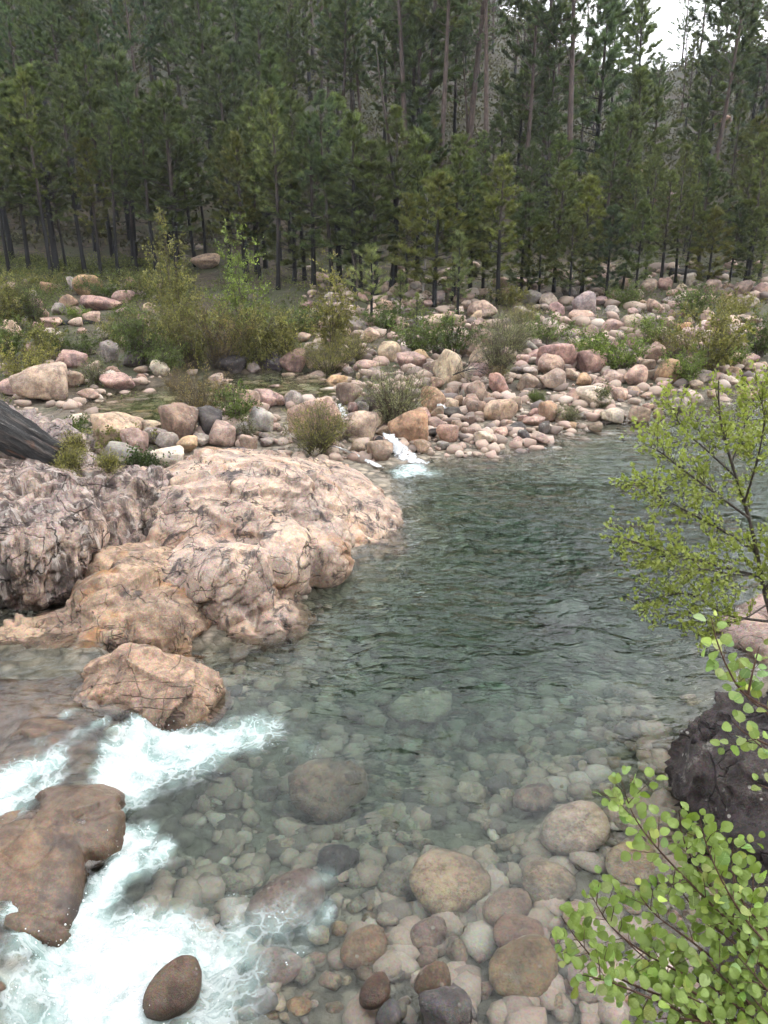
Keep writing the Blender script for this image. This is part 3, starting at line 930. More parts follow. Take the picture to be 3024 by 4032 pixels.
# fill: more boulders where the bar and the forest edge are stony
n_fill = 0
tries = 0
while n_fill < 150 and tries < 4000:
    tries += 1
    u = R.uniform(1180, 3010) if R.random() < 0.85 else R.uniform(10, 640)
    top = 1130 if u > 1500 else 1230
    low = 1800 - max(0, u - 1900) * 0.21 if u > 1650 else 1430
    if u < 700:
        top, low = 1120, 1500
    v = R.uniform(top, low)
    w = R.uniform(38, 92) * (0.75 if v < 1300 else 1.0)
    h = w * R.uniform(0.55, 0.85)
    if any((u - a) ** 2 + ((v - h / 2 - b) * 1.3) ** 2 < (c * 0.85 + w * 0.42) ** 2 for a, b, c in taken):
        continue
    if R.random() < (0.35 if v > 1330 else 0.1) and v < 1420:
        continue
    ck = R.choice('ttppgwrbt')
    o, g, W = put_boulder(u, v, w, h, ck, R.choice(['', '', 'a']), tries)
    taken.append((u, v - h / 2, w / 2))
    tag(o, near_label('little %s stone' % COLN[ck], u, v - h / 2), 'boulder', GRP_B)
    n_fill += 1

# cobbles: too many and too small to pick apart
g = Geo()
cnt = 0
tmpl = [(np.array([v.co[:] for v in me.vertices]), np.array([list(p.vertices) for p in me.polygons])) for me in TINY]
cu = NR.uniform(0, 3024, 4400)
cv = 1060 + NR.uniform(0, 1, 4400) ** 0.8 * 760
cobv = []
for u, v in zip(cu, cv):
    low = 1815 - max(0, u - 1900) * 0.23
    if v > low or (u < 1180 and (v < 1480 or R.random() < 0.5)) or (v < 1330 and R.random() < 0.45):
        continue
    cobv.append((u, v))
cob = np.array(cobv)
# vectorised hit
S = np.geomspace(10, 120, 700)
cobs = []
for (u, v) in cob:
    d = ray(u, v)
    z = CAM_H + d[2] * S
    y = d[1] * S
    f = y - 26
    approx = 0.07 * np.clip(f, 0, 22) + 0.17 * np.clip(f - 22, 0, 18) + 0.3 * np.clip(f - 40, 0, 130) + 0.1
    k = np.argmax(z < approx)
    if k == 0:
        continue
    cobs.append((d[0] * S[k], y[k], S[k]))
cobs = np.array(cobs)
cz = terrain(cobs[:, 0], cobs[:, 1])
for (x0, y0, sk), zr in zip(cobs, cz):
    r = sk / FPX * (5 + 26 * R.random() ** 2)
    V, F = tmpl[R.randrange(6)]
    q = V * np.array([1.2, 1.0, 0.8]) * 2 * r
    a = R.uniform(0, 6.28)
    q = np.stack([q[:, 0] * math.cos(a) - q[:, 1] * math.sin(a), q[:, 0] * math.sin(a) + q[:, 1] * math.cos(a), q[:, 2]], 1)
    g.add(q + (x0, y0, zr + r * 0.35), F)
M_cob = NT('cobbles')
isl = M_cob.n('NewGeometry')
cc = M_cob.ramp(isl.outputs['Random Per Island'], [(0, (0.15, 0.12, 0.11)), (0.25, (0.33, 0.25, 0.20)), (0.55, (0.45, 0.35, 0.28)), (0.8, (0.41, 0.29, 0.24)), (1, (0.55, 0.47, 0.40))])
cc = M_cob.mix(1.0, cc, (0.78, 0.77, 0.76), 'MULTIPLY')
cc = M_cob.mix(0.16, cc, M_cob.voro(isl.outputs['Position'], 60.0, 'F1', 1), 'OVERLAY')
M_cob.surf(M_cob.n('BsdfPrincipled', None, Base_Color=cc, Roughness=0.8, Normal=M_cob.bump(M_cob.noise(isl.outputs['Position'], 20, 3), 0.5, 0.03)))
cb = link('cobbles', g.mesh('cobbles'), M_cob.m)
tag(cb, 'countless small rounded cobbles between the boulders of the far bank', 'cobbles', kind='stuff')

# stones on the bed of the pool: those that show through the water, hero ones first
SUB = [(1660, 2880, 235, 110, 'w', 'pale oblong stone under the water in the middle of the pool'),
       (1780, 3640, 320, 300, 't', 'largest round pale boulder under the water near the stones in front'),
       (2290, 3400, 300, 280, 'w', 'big pale boulder under the water left of the dark lichen rock'),
       (1290, 3260, 330, 200, 'b', 'broad brown boulder under the water in front of the foam'),
       (1110, 3720, 330, 300, 'b', 'brown boulder under the foam fringe near the bottom left'),
       (1860, 3180, 120, 110, 'w', 'small pale stone under the middle of the pool'), (2110, 3220, 160, 110, 'p', 'pinkish stone under the water right of middle'),
       (1980, 2920, 100, 90, 'w', 'greenish white stone under the pool above the stone cluster'), (2230, 2490, 200, 70, 'w', 'pale slab under the water near the alder'),
       (1330, 3480, 170, 150, 'd', 'dark stone under the green water right of the foam'), (2010, 3680, 200, 130, 'p', 'pink stone under shallow water right of the largest round boulder'),
       (2060, 3800, 220, 150, 'r', 'reddish stone under shallow water above the three dark stones'), (1430, 3830, 190, 200, 'o', 'orange tall stone under shallow water above the dark round stone'),
       (1080, 3920, 200, 170, 'r', 'reddish stone under the foam near the bottom edge'), (2080, 3960, 290, 110, 'o', 'flat orange slab under shallow water right of the dark stones'),
       (1560, 3560, 150, 110, 'g', None), (2520, 3500, 230, 150, 't', None), (2180, 3590, 220, 130, 't', None), (1690, 3760, 150, 110, 'p', None), (2310, 3700, 160, 110, 'p', None)]
sub_taken = []
GRP_S = 'stones under the water of the pool'


def bed_hit(u, v):
    d = ray(u, v)
    # the ray bends at the surface: take the refracted path
    s0 = CAM_H / -d[2]
    p0 = d * s0
    dn = d / np.linalg.norm(d)
    ci = -dn[2]
    n = 1 / 1.333
    k = 1 - n * n * (1 - ci * ci)
    t = n * dn + (n * ci - math.sqrt(k)) * np.array([0, 0, 1.0])
    q = np.linspace(0, 6, 120)
    P = np.array([p0[0], p0[1], 0])[None] + q[:, None] * t[None]
    gz = terrain(P[:, 0], P[:, 1], True)
    kk = np.argmax(P[:, 2] < gz)
    return P[kk], s0 + q[kk]


for k, (u, vb, w, h, ck, lab) in enumerate(SUB):
    P, s = bed_hit(u, vb)
    W = w * s / FPX
    Hh = W * R.uniform(0.55, 0.75)
    room = max(0.12, -P[2] * 0.92)
    Hh = min(Hh, room)
    o = place_rock(SMOOTHR[(k * 3 + 1) % 6], (P[0], P[1] + W * 0.45, P[2] + Hh * 0.4), (W, W * R.uniform(0.8, 1.0), Hh), COLS[ck], 'submerged_stone', rz=R.uniform(-0.3, 0.3))
    sub_taken.append((u, vb - h / 2, w / 2))
    tag(o, lab or '%s rounded stone on the bed in the shallow near end of the pool' % COLN[ck], 'stone', GRP_S)
n = 0
tries = 0
while n < 290 and tries < 7000:
    tries += 1
    v = 1850 + R.random() ** 0.45 * 2180
    u = R.uniform(900, 2760)
    if v < 2600 and u < 1250:
        continue
    p = atz(u, v)
    if poly_sdf(np.array([p[0]]), np.array([p[1]]), POOL)[0] > -0.25 or p[0] < -2.6:
        continue
    w = R.uniform(45, 130) * (0.5 + 0.5 * (v - 1850) / 2180)
    if v < 2500:
        w *= 1.3
    if any((u - a) ** 2 + (v - b) ** 2 * 1.5 < (c * 0.8 + w * 0.4) ** 2 for a, b, c in sub_taken):
        continue
    P, s = bed_hit(u, v)
    W = w * s / FPX
    Hh = min(W * R.uniform(0.5, 0.8), max(0.08, -P[2] * 0.9))
    ck = R.choice('wwttpgtpbo' if v > 3500 else 'wwtwggtt')
    o = place_rock(PEB[tries % 8], (P[0], P[1] + W * 0.3, P[2] + Hh * 0.3), (W, W * R.uniform(0.7, 1.0), Hh), COLS[ck], 'submerged_stone', rz=R.uniform(0, 6.28))
    sub_taken.append((u, v, w / 2))
    zone = ('in the shallow near end of the pool' if v > 3450 else 'in the deep green middle of the pool' if v > 2600 else 'under the far rippled half of the pool')
    tag(o, '%s rounded stone on the bed %s' % (COLN[ck], zone), 'stone', GRP_S)
    n += 1
# small stones that pave the near bed, too many to pick apart
g = Geo()
bx_, by_ = NR.uniform(-2.4, 3.9, 2700), 3.6 + NR.uniform(0, 1, 2700) ** 1.25 * 9.0
bz_ = terrain(bx_, by_)
for x0, y0, z0_ in zip(bx_, by_, bz_):
    if z0_ > -0.12:
        continue
    if perlin(np.array([[x0 * 0.9, y0 * 0.9, 3.3]]))[0] < -0.12 and R.random() < 0.8:
        continue
    r = 0.035 + 0.15 * R.random() ** 1.8
    V, F = tmpl[R.randrange(6)]
    a = R.uniform(0, 6.28)
    q = V * np.array([2.3, 2.0, 1.5]) * r
    q = np.stack([q[:, 0] * math.cos(a) - q[:, 1] * math.sin(a), q[:, 0] * math.sin(a) + q[:, 1] * math.cos(a), q[:, 2]], 1)
    g.add(q + (x0, y0, z0_ + r * 0.3), F)
cb = link('bed_pebbles', g.mesh('bed_pebbles'), M_cob.m)
tag(cb, 'small golden and pinkish pebbles paving the bed of the near pool', 'pebbles', kind='stuff')
# stones under the pond
for k in range(60):
    u, v = R.uniform(400, 1380), R.uniform(1475, 1690)
    p = atz(u, v, POND_Z)
    if poly_sdf(np.array([p[0]]), np.array([p[1]]), POND)[0] > -0.3:
        continue
    W = R.uniform(0.35, 0.9)
    zb = float(terrain(np.array([p[0]]), np.array([p[1]]))[0])
    o = place_rock(PEB[k % 8], (p[0], p[1], zb + 0.06), (W, W * 0.8, min(0.45 * W, max(0.1, (POND_Z - zb) * 1.3))), COLS[R.choice('twtg')], 'submerged_stone', rz=R.uniform(0, 6.28))
    tag(o, 'flat stone lying under the still pond behind the boulder dam', 'stone', 'stones under the still pond')

# stones standing out of the shallow water in front
FRONT = [(1475, 3968, 135, 120, 'b', '', 'dark round wet stone at the bottom, left one of the pair'),
         (1705, 3930, 150, 125, 'b', '', 'dark round wet stone at the bottom, right one of the pair'),
         (1765, 4095, 215, 120, 'd', 'a', 'dark angular block at the bottom edge below the pair of round stones'),
         (660, 4005, 235, 175, 'b', '', 'brown rock standing in the white foam at the bottom'),
         (1530, 4045, 110, 60, 'd', '', 'dark stone cut by the bottom edge beside the angular block'),
         (1570, 4010, 70, 70, 'g', '', 'small grey stone touching the dark angular block')]
for k, (u, vb, w, h, ck, kind, lab) in enumerate(FRONT):
    g0 = atz(u, vb, 0.0)
    s = CAM_H / -ray(u, vb)[2]
    W = w * s / FPX
    H = h * s / FPX * 1.15
    me = (ANGLE if kind else SMOOTHR)[(k * 2 + 1) % 6]
    o = place_rock(me, (g0[0], g0[1] + W * 0.38, g0[2] + W * 0.10), (W, W * 0.9, W * 0.86), tuple(c * (0.38 if ck != 'd' else 1.1) for c in COLS[ck]), 'boulder', rz=R.uniform(-0.3, 0.3))
    tag(o, lab, 'stone', 'stones standing in the shallow water in front')


# ------------------------------------------------------------------ bedrock: lobes grown together, then weathered
def facets(p, seed):
    """each cell of a jittered lattice gets its own tilt: broken faces with steps between them."""
    i = np.floor(p).astype(int)
    n = len(p)
    best = np.full(n, 9.0)
    val = np.zeros(n)
    for dx in (-1, 0, 1):
        for dy in (-1, 0, 1):
            for dz in (-1, 0, 1):
                c = i + (dx, dy, dz)
                h = _P[_P[_P[(c[:, 0] + seed) & 255] + (c[:, 1] & 255)] + (c[:, 2] & 255)]
                q = c + 0.5 + 0.42 * _G[h]
                d = np.linalg.norm(p - q, axis=1)
                m_ = d < best
                g_ = _G[(h + 77) & 255]
                val = np.where(m_, ((p - q) * g_).sum(1) + 0.5 * g_[:, 2] * 0.6, val)
                best = np.minimum(best, d)
    return val


def lobes_rock(name, lobes, voxel, mat, amp=0.12, crack=0.06, cell=(1.1, 1.1, 1.1), strata=None, seed=0, smooth_it=3, facet=0.22):
    G = Geo()
    V0, F0 = ico(4)
    for (c, r, e) in lobes:
        V = np.sign(V0) * np.abs(V0) ** 0.82 * np.array(r)
        V = V * (1 + 0.12 * fbm(V0 * 1.4 + seed + c[0], 3))[:, None]
        M = np.array(Matrix.Rotation(e[2], 3, 'Z') @ Matrix.Rotation(e[1], 3, 'Y') @ Matrix.Rotation(e[0], 3, 'X'))
        G.add(V @ M.T + np.array(c), F0)
    me = G.mesh(name + '_raw')
    o = link(name + '_raw', me)
    md = o.modifiers.new('r', 'REMESH')
    md.mode = 'VOXEL'
    md.voxel_size = voxel
    md.adaptivity = 0
    s = o.modifiers.new('s', 'SMOOTH')
    s.iterations = smooth_it
    s.factor = 0.5
    dg = bpy.context.evaluated_depsgraph_get()
    ev = o.evaluated_get(dg)
    m2 = bpy.data.meshes.new_from_object(ev)
    nv = len(m2.vertices)
    P = np.empty(nv * 3, np.float32)
    m2.vertices.foreach_get('co', P)
    P = P.reshape(-1, 3).astype(float)
    N = np.empty(nv * 3, np.float32)
    m2.vertices.foreach_get('normal', N)
    N = N.reshape(-1, 3)
    bpy.data.objects.remove(o)
    bpy.data.meshes.remove(me)
    q = P + 0.35 * np.stack([fbm(P * 0.8 + 5, 2), fbm(P * 0.8 + 25, 2), fbm(P * 0.8 + 45, 2)], 1)
    fr = smooth(0.30, 0.58, fbm(P * 0.6 + seed * 2, 2) * 0.9 + 0.5)

    def lines(scale, rot, freq, width):
        M = np.array(Matrix.Rotation(rot[2], 3, 'Z') @ Matrix.Rotation(rot[1], 3, 'Y') @ Matrix.Rotation(rot[0], 3, 'X'))
        v = fbm((P @ M.T) * np.array(scale) * freq + seed, 3)
        return 1 - smooth(0, width, np.abs(v)), v
    f1, f2 = worley(q * np.array(cell) + seed)
    g1, g2 = worley(q * np.array(cell) * 2.6 + seed + 9)
    disp = amp * fbm(P * 0.9 + seed, 4, 0.5)
    disp = 0.6 * disp + facet * facets(q * np.array(cell), seed) / np.mean(cell) + 0.18 * facet * facets(q * np.array(cell) * 2.6, seed + 5) / np.mean(cell) + 0.2 * amp * (0.55 - f1)      # broken blocks
    l1, v1 = lines((0.5, 1.4, 1.4), (0.2, 0.5, 0.5), 0.7, 0.035)
    l2, v2 = lines((1.3, 0.6, 0.9), (0.5, -0.6, 0.2), 0.8, 0.035)
    disp = disp - crack * np.maximum(l1, l2 * 0.8) * (0.3 + fr) + 0.7 * crack * (np.sign(v1) * smooth(0, 0.06, np.abs(v1)))   # joints and steps along them
    disp = disp + amp * 0.22 * (0.35 - np.abs(fbm(P * 3.3 + seed, 3))) + 0.10 * amp * fbm(P * 8.0, 3)
    if strata:
        ax = unit(np.array(strata[0]))
        t = P @ ax * strata[1] + 0.9 * fbm(P * 0.9, 3)
        saw = t - np.floor(t)
        disp = disp + strata[2] * (smooth(0, 0.75, saw) - smooth(0.8, 1, saw)) * (0.5 + 0.8 * fr)
    P = P + N * disp[:, None]
    m2.vertices.foreach_set('co', P.astype(np.float32).ravel())
    m2.polygons.foreach_set('use_smooth', np.ones(len(m2.polygons), bool))
    m2.materials.clear()
    m2.materials.append(mat)
    m2.update()
    m2.name = name
    return link(name, m2)


o = lobes_rock('granite_outcrop', [
    ((-1.7, 17.1, -0.22), (2.15, 2.9, 1.12), (0.0, 0.30, 0.12)), ((-0.70, 16.7, -0.62), (1.3, 2.4, 0.85), (0, 0.22, 0.05)),
    ((-3.2, 16.3, 0.35), (2.3, 2.0, 1.10), (0, 0.05, 0.1)),
    ((-3.05, 14.15, 0.98), (1.65, 1.15, 0.62), (0.35, -0.10, 0.12)), ((-2.05, 13.9, 0.45), (1.0, 1.3, 0.80), (0.2, 0.15, 0.1)),
    ((-2.62, 12.1, 0.32), (0.72, 0.85, 0.80), (0.2, 0.1, 0.25)), ((-1.95, 12.9, 0.42), (0.62, 0.9, 0.74), (0.2, 0.1, 0.2)), ((-1.35, 13.9, 0.30), (0.65, 1.1, 0.74), (0.1, 0.2, 0.15)),
    ((-3.25, 12.6, 0.35), (0.75, 1.0, 0.62), (0.3, 0.35, -0.2)), ((-3.3, 14.3, 0.1), (2.5, 2.2, 0.7), (0, 0, 0)),
    ((-2.0, 11.8, -0.35), (0.8, 0.8, 0.5), (0, 0, 0)), ((-5.2, 15.8, 0.6), (1.4, 1.2, 0.8), (0, 0, 0.2)),
], 0.042, M_outcrop, amp=0.04, crack=0.075, cell=(0.5, 0.35, 0.7), seed=2, facet=0.075, smooth_it=5)
tag(o, 'large smooth pale granite bedrock sloping into the pool at left centre', 'rock')
o = lobes_rock('rock_ledge', [
    ((-4.12, 11.35, 0.02), (1.10, 1.0, 0.72), (0.1, 0.1, -0.1)), ((-3.6, 11.5, 0.0), (0.7, 1.0, 0.62), (0.15, 0.5, 0)), ((-5.05, 10.75, -0.05), (0.75, 0.7, 0.52), (0, 0, 0.2)),
    ((-4.4, 10.7, -0.2), (0.9, 0.7, 0.45), (0, 0.1, 0.1)), ((-5.6, 10.6, -0.05), (0.4, 0.5, 0.5), (0, 0, 0)), ((-3.5, 10.8, -0.35), (1.0, 0.6, 0.4), (0, 0, 0)),
    ((-4.2, 12.4, 0.3), (1.2, 0.8, 0.5), (0, 0, 0)),
], 0.045, stone_material('ledge_granite', (0.42, 0.32, 0.235), lichen=0.3, stain=0.75, cracks=0.5, orange=0.75, bump=1.0, relief=0.4), amp=0.10, crack=0.06, cell=(0.9, 0.9, 0.9), seed=5)
tag(o, 'rounded orange-stained rock ledge under the overhang at the water edge', 'rock')
o = lobes_rock('rock_crag', [
    ((-6.45, 12.9, 1.02), (1.42, 1.75, 0.90), (0.12, -0.05, 0.1)), ((-8.6, 13.2, 1.2), (1.5, 1.8, 1.1), (0, 0, 0)), ((-5.75, 12.2, 0.95), (0.72, 0.9, 0.80), (0.1, 0, 0.1)),
    ((-5.3, 14.3, 1.20), (1.3, 0.9, 0.55), (0, 0.1, 0.1)), ((-6.6, 14.5, 1.28), (1.3, 1.0, 0.50), (0, 0.05, 0)), ((-4.6, 14.8, 0.95), (1.0, 0.9, 0.5), (0, 0.15, 0)),
    ((-5.2, 13.6, 0.75), (0.8, 0.8, 0.75), (0, 0, 0)), ((-7.5, 13.5, 0.2), (2.4, 1.5, 0.6), (0, 0, 0)), ((-6.0, 15.2, 0.4), (2.2, 1.3, 0.7), (0, 0, 0)),
    ((-8.8, 15.5, 0.5), (2.0, 2.0, 0.9), (0, 0, 0)),
], 0.042, M_crag, amp=0.10, crack=0.08, cell=(1.3, 1.0, 0.7), strata=((0.9, 0.1, 0.2), 2.2, 0.06), seed=8, smooth_it=3, facet=0.15)
tag(o, 'tall jagged crag with black and white vertical streaks at the left edge', 'rock')
o = lobes_rock('white_crag', [
    ((-9.3, 18.6, 1.35), (1.5, 1.0, 0.75), (0, 0.15, 0)), ((-8.0, 17.9, 1.1), (1.0, 0.9, 0.62), (0, 0.2, 0.1)), ((-7.3, 17.3, 0.85), (0.6, 0.7, 0.5), (0, 0.1, 0)), ((-10.5, 18.5, 1.3), (1.5, 1.5, 0.9), (0, 0, 0)),
], 0.06, stone_material('bleached_crag', (0.56, 0.49, 0.45), lichen=0.8, stain=0.5, cracks=0.9, bump=1.6), amp=0.12, crack=0.12, cell=(1.6, 1.6, 2.6), seed=12, smooth_it=2, facet=0.35)
tag(o, 'knobbly whitish rock behind the charred log at the left edge', 'rock')
o = lobes_rock('cracked_boulder', [
    ((-3.42, 9.25, 0.08), (0.78, 0.66, 0.56), (0.15, 0.08, 0.1)), ((-2.9, 9.2, 0.05), (0.66, 0.7, 0.48), (0.1, 0.25, 0)), ((-3.75, 8.95, 0.0), (0.52, 0.45, 0.42), (0.2, -0.2, 0.2)), ((-3.2, 8.95, 0.0), (0.7, 0.5, 0.42), (0, 0, 0)),
], 0.032, stone_material('cracked_granite', (0.40, 0.30, 0.225), lichen=0.25, stain=0.5, cracks=0.55, orange=0.15, bump=1.0, relief=0.6), amp=0.06, crack=0.06, cell=(1.5, 0.9, 1.2), seed=21, facet=0.16)
tag(o, 'rounded brown cracked boulder standing in the water in front of the bedrock', 'rock')
SLABS = [('big wet brown rock hump with a dark patch between foam streams at bottom left', [((-3.60, 5.80, -0.01), (0.68, 0.92, 0.36), (0.15, 0.05, 0.25)), ((-3.30, 6.62, -0.02), (0.52, 0.5, 0.34), (0, 0.1, 0.2)), ((-4.1, 5.5, -0.04), (0.7, 0.7, 0.38), (0, 0, 0))]),
         ('wet orange-brown slab lip below the cracked boulder at the rapid', [((-3.62, 7.75, -0.22), (0.75, 0.62, 0.34), (0, 0.12, 0.1)), ((-4.2, 7.9, -0.02), (0.8, 0.6, 0.30), (0, 0, 0)), ((-5.0, 8.5, -0.06), (1.7, 0.95, 0.28), (0, 0, 0.1)), ((-5.4, 6.7, -0.06), (1.2, 1.0, 0.28), (0, 0, 0))]),
         ('wet brown rock cut by the left edge near the bottom', [((-3.55, 4.45, 0.02), (0.50, 0.38, 0.36), (0, 0, 0)), ((-4.2, 4.4, 0.0), (0.6, 0.5, 0.36), (0, 0, 0))])]
for k, (lab, lb) in enumerate(SLABS):
    o = lobes_rock('wet_rock', lb, 0.03, M_slab, amp=0.13, crack=0.03, cell=(1.1, 1.1, 1.1), seed=30 + k, facet=0.09)
    tag(o, lab, 'rock', 'wet rocks in the rapid')
o = lobes_rock('dark_rock', [
    ((4.55, 6.85, 0.35), (1.25, 1.15, 0.95), (0.15, 0.1, 0.2)), ((5.6, 6.5, 0.5), (1.4, 1.8, 1.2), (0, 0, 0)), ((4.15, 6.0, 0.05), (0.85, 1.0, 0.75), (0.1, 0.1, 0)),
    ((4.2, 5.0, -0.1), (1.0, 0.9, 0.7), (0, 0, 0)), ((3.5, 4.6, -0.25), (0.8, 0.8, 0.5), (0, 0, 0)),
], 0.045, M_dark, amp=0.12, crack=0.10, cell=(1.0, 1.0, 1.1), seed=40, facet=0.30)
tag(o, 'big dark purple-black rock with white lichen spots at the right edge', 'rock')
o = lobes_rock('bank_rock', [((6.9, 10.6, -0.2), (1.3, 1.6, 0.55), (0, 0, 0.2)), ((8.4, 11.4, 0.1), (1.4, 2.0, 0.9), (0, 0, 0))], 0.06,
               stone_material('bank_granite', (0.46, 0.36, 0.31), lichen=0.4, stain=0.3, cracks=0.5), amp=0.1, crack=0.05, seed=44)
tag(o, 'low pinkish rock at the foot of the alder on the right edge', 'rock')

# ------------------------------------------------------------------ vegetation
M_needle = leaf_material('pine_needles', (0.084, 0.108, 0.060), (0.178, 0.202, 0.102), trans=0.35, rough=0.5, dead=0.012)
M_trunk = bark_material('charred_pine_bark', (0.035, 0.028, 0.024), (0.10, 0.075, 0.06), char=5.0)
M_bark = bark_material('reddish_pine_bark', (0.045, 0.034, 0.030), (0.155, 0.11, 0.092), char=3.0)
M_twig = bark_material('grey_twigs', (0.06, 0.045, 0.035), (0.16, 0.125, 0.10))
M_pale = bark_material('bleached_wood', (0.30, 0.27, 0.24), (0.5, 0.46, 0.42))


def rnd_unit(r, n):
    return unit(r.normal(size=(n, 3)))


def tufts(P, D, r, K=16, ln=0.24, wd=0.03, up=0.25):
    """needle bundles: K thin blades fanned about D at each P."""
    n = len(P)
    P = np.repeat(P, K, 0)
    D = np.repeat(D, K, 0)
    d = unit(D * 1.0 + 0.85 * rnd_unit(r, n * K) + np.array([0, 0, up]))
    L = ln * r.uniform(0.7, 1.15, (n * K, 1))
    b = P - D * 0.16 * r.uniform(0, 1, (n * K, 1))
    s = unit(np.cross(d, rnd_unit(r, n * K))) * wd * 0.5
    V = np.stack([b - s, b + s, b + d * L], 1).reshape(-1, 3)
    tone = np.repeat(np.clip(r.lognormal(-0.05, 0.38, n), 0.45, 2.0), K * 3)
    return V, np.arange(n * K * 3).reshape(-1, 3), tone


def pine(seed, H, c0, rmax, kind):
    r = np.random.RandomState(seed)
    tr = Geo()
    n = 12
    z = np.linspace(0, H, n)
    bend = r.normal(size=2) * H * (0.012 if kind != 'tall' else 0.02)
    ph = r.uniform(0, 6, 2)
    cx = bend[0] * np.sin(z / H * 3 + ph[0]) - bend[0] * math.sin(ph[0])
    cy_ = bend[1] * np.sin(z / H * 3 + ph[1]) - bend[1] * math.sin(ph[1])
    r0 = H * {'tall': 0.0095, 'pole': 0.0095, 'young': 0.011, 'sapling': 0.012}[kind] + 0.02
    rad = r0 * (1 - z / H) ** 0.75 + 0.012
    rad[0] *= 1.25
    pts = np.stack([cx, cy_, z], 1)
    V, F = tube(pts, rad, 8)
    tr.add(V, F)
    at = lambda zz: np.array([np.interp(zz, z, cx), np.interp(zz, z, cy_), zz])
    TP, TD = [], []
    z0 = c0 * H
    step = {'tall': 0.62, 'pole': 0.52, 'young': 0.46, 'sapling': 0.30}[kind]
    zz = z0
    a0 = r.uniform(0, 6)
    asy = r.uniform(0, 6.28, 2)
    while zz < H * 0.985:
        t = (zz - z0) / (H - z0)
        if kind in ('young', 'sapling'):
            prof = min(1.0, 0.5 + 1.8 * t) * (1 - t) ** 0.62
        elif kind == 'pole':
            prof = min(1.0, 0.45 + 1.8 * t) * (1 - t) ** 0.6
        else:
            prof = min(1.0, 0.5 + 1.2 * t) * (1 - t ** 2.6) ** 0.8
        nb = r.randint(4, 7) if kind != 'tall' else r.randint(3, 6)
        a0 += 0.9
        for b in range(nb):
            a = a0 + b * 6.283 / nb + r.normal() * 0.25
            if r.uniform() < 0.10:
                continue
            L = max(0.22, rmax * prof * r.uniform(0.55, 1.15) * (1 + 0.28 * math.sin(a + asy[0]) + 0.24 * math.sin(2 * a + zz * 1.3 + asy[1])))
            el = (0.15 + 0.75 * t) + r.normal() * 0.12 if kind != 'tall' else 0.25 + 0.5 * t + r.normal() * 0.25
            h = np.array([math.cos(a), math.sin(a), 0])
            k = np.linspace(0, 1, 5)[:, None]
            base = at(zz + r.uniform(-0.2, 0.2))
            curve = base + h * L * math.cos(el) * k + np.array([0, 0, 1]) * L * (math.sin(el) * k + 0.22 * k ** 2.2 - 0.10 * k)
            br = max(0.008, rad[min(n - 1, int(zz / H * (n - 1)))] * 0.28)
            V, F = tube(curve, np.linspace(br, 0.006, 5), 3)
            tr.add(V, F)
            ns = max(4, int(L / (0.15 if kind != 'tall' else 0.17)))
            f0 = 0.30 if kind != 'tall' else 0.42
            ks = f0 + (1 - f0) * np.sqrt(r.uniform(0, 1, ns))
            ks[0] = 1.0
            for q in ks:
                p = np.array([np.interp(q, k[:, 0], curve[:, j]) for j in range(3)])
                dirv = h * math.cos(el) + np.array([0, 0, math.sin(el) + 0.35])
                side = np.cross(h, [0, 0, 1]) * r.choice((-1, 1)) * r.uniform(0.2, 1.0) * (1.05 - q * 0.6)
                dv = unit(dirv * 0.8 + side + r.normal(size=3) * 0.2)
                ext = L * 0.26 * (1.1 - q) + 0.12
                pc = p + dv * ext * r.uniform(0.4, 1.1)
                TP.append(pc)
                TD.append(dv)
        zz += step * (1 - 0.35 * t) * r.uniform(0.8, 1.2)
    for q in range(4):
        TP.append(at(H) + r.normal(size=3) * 0.06)
        TD.append(unit(np.array([0, 0, 1.0]) + r.normal(size=3) * 0.25))
    # dead stubs on the bare trunk
    for q in range({'tall': 14, 'pole': 9, 'young': 3, 'sapling': 0}[kind]):
        zz = r.uniform(0.25, 1) * z0
        a = r.uniform(0, 6.28)
        L = r.uniform(0.3, 1.3) * (1.5 if kind == 'tall' else 0.8)
        b = at(zz)
        e = b + np.array([math.cos(a) * L, math.sin(a) * L, L * r.uniform(-0.2, 0.4)])
        V, F = tube([b, (b + e) / 2 + [0, 0, -0.05], e], [0.03, 0.02, 0.006], 3)
        tr.add(V, F)
    K, ln, wd = {'tall': (26, 0.36, 0.044), 'pole': (27, 0.34, 0.042), 'young': (27, 0.33, 0.040), 'sapling': (30, 0.22, 0.016)}[kind]
    V, F, tone = tufts(np.array(TP), np.array(TD), r, K, ln, wd)
    cm = mesh_np('crown', V, F, False)
    attr(cm, 'tone', tone)
    cm.materials.append(M_needle)
    tm = tr.mesh('trunk')
    tm.materials.append(M_bark if kind == 'tall' else M_trunk)
    return H, tm, cm


PINES = {'young': [pine(500 + k, h, c, w, 'young') for k, (h, c, w) in enumerate([(9.0, .16, 2.1), (11.0, .24, 2.3), (7.0, .12, 1.8), (12.5, .28, 2.5), (10.0, .30, 1.9), (8.0, .2, 2.4)])],
         'pole': [pine(520 + k, h, c, w, 'pole') for k, (h, c, w) in enumerate([(13.0, .40, 2.2), (15.0, .44, 2.5), (16.5, .5, 2.7), (12.0, .34, 2.0), (14.0, .52, 1.9), (17.0, .42, 2.9)])],
         'tall': [pine(540 + k, h, c, w, 'tall') for k, (h, c, w) in enumerate([(23.0, .55, 4.4), (21.0, .48, 4.0), (25.0, .58, 4.8), (19.0, .42, 3.7)])],
         'sapling': [pine(560 + k, h, c, w, 'sapling') for k, (h, c, w) in enumerate([(3.6, .22, 1.05), (5.0, .26, 1.2)])]}
n_pine = 0


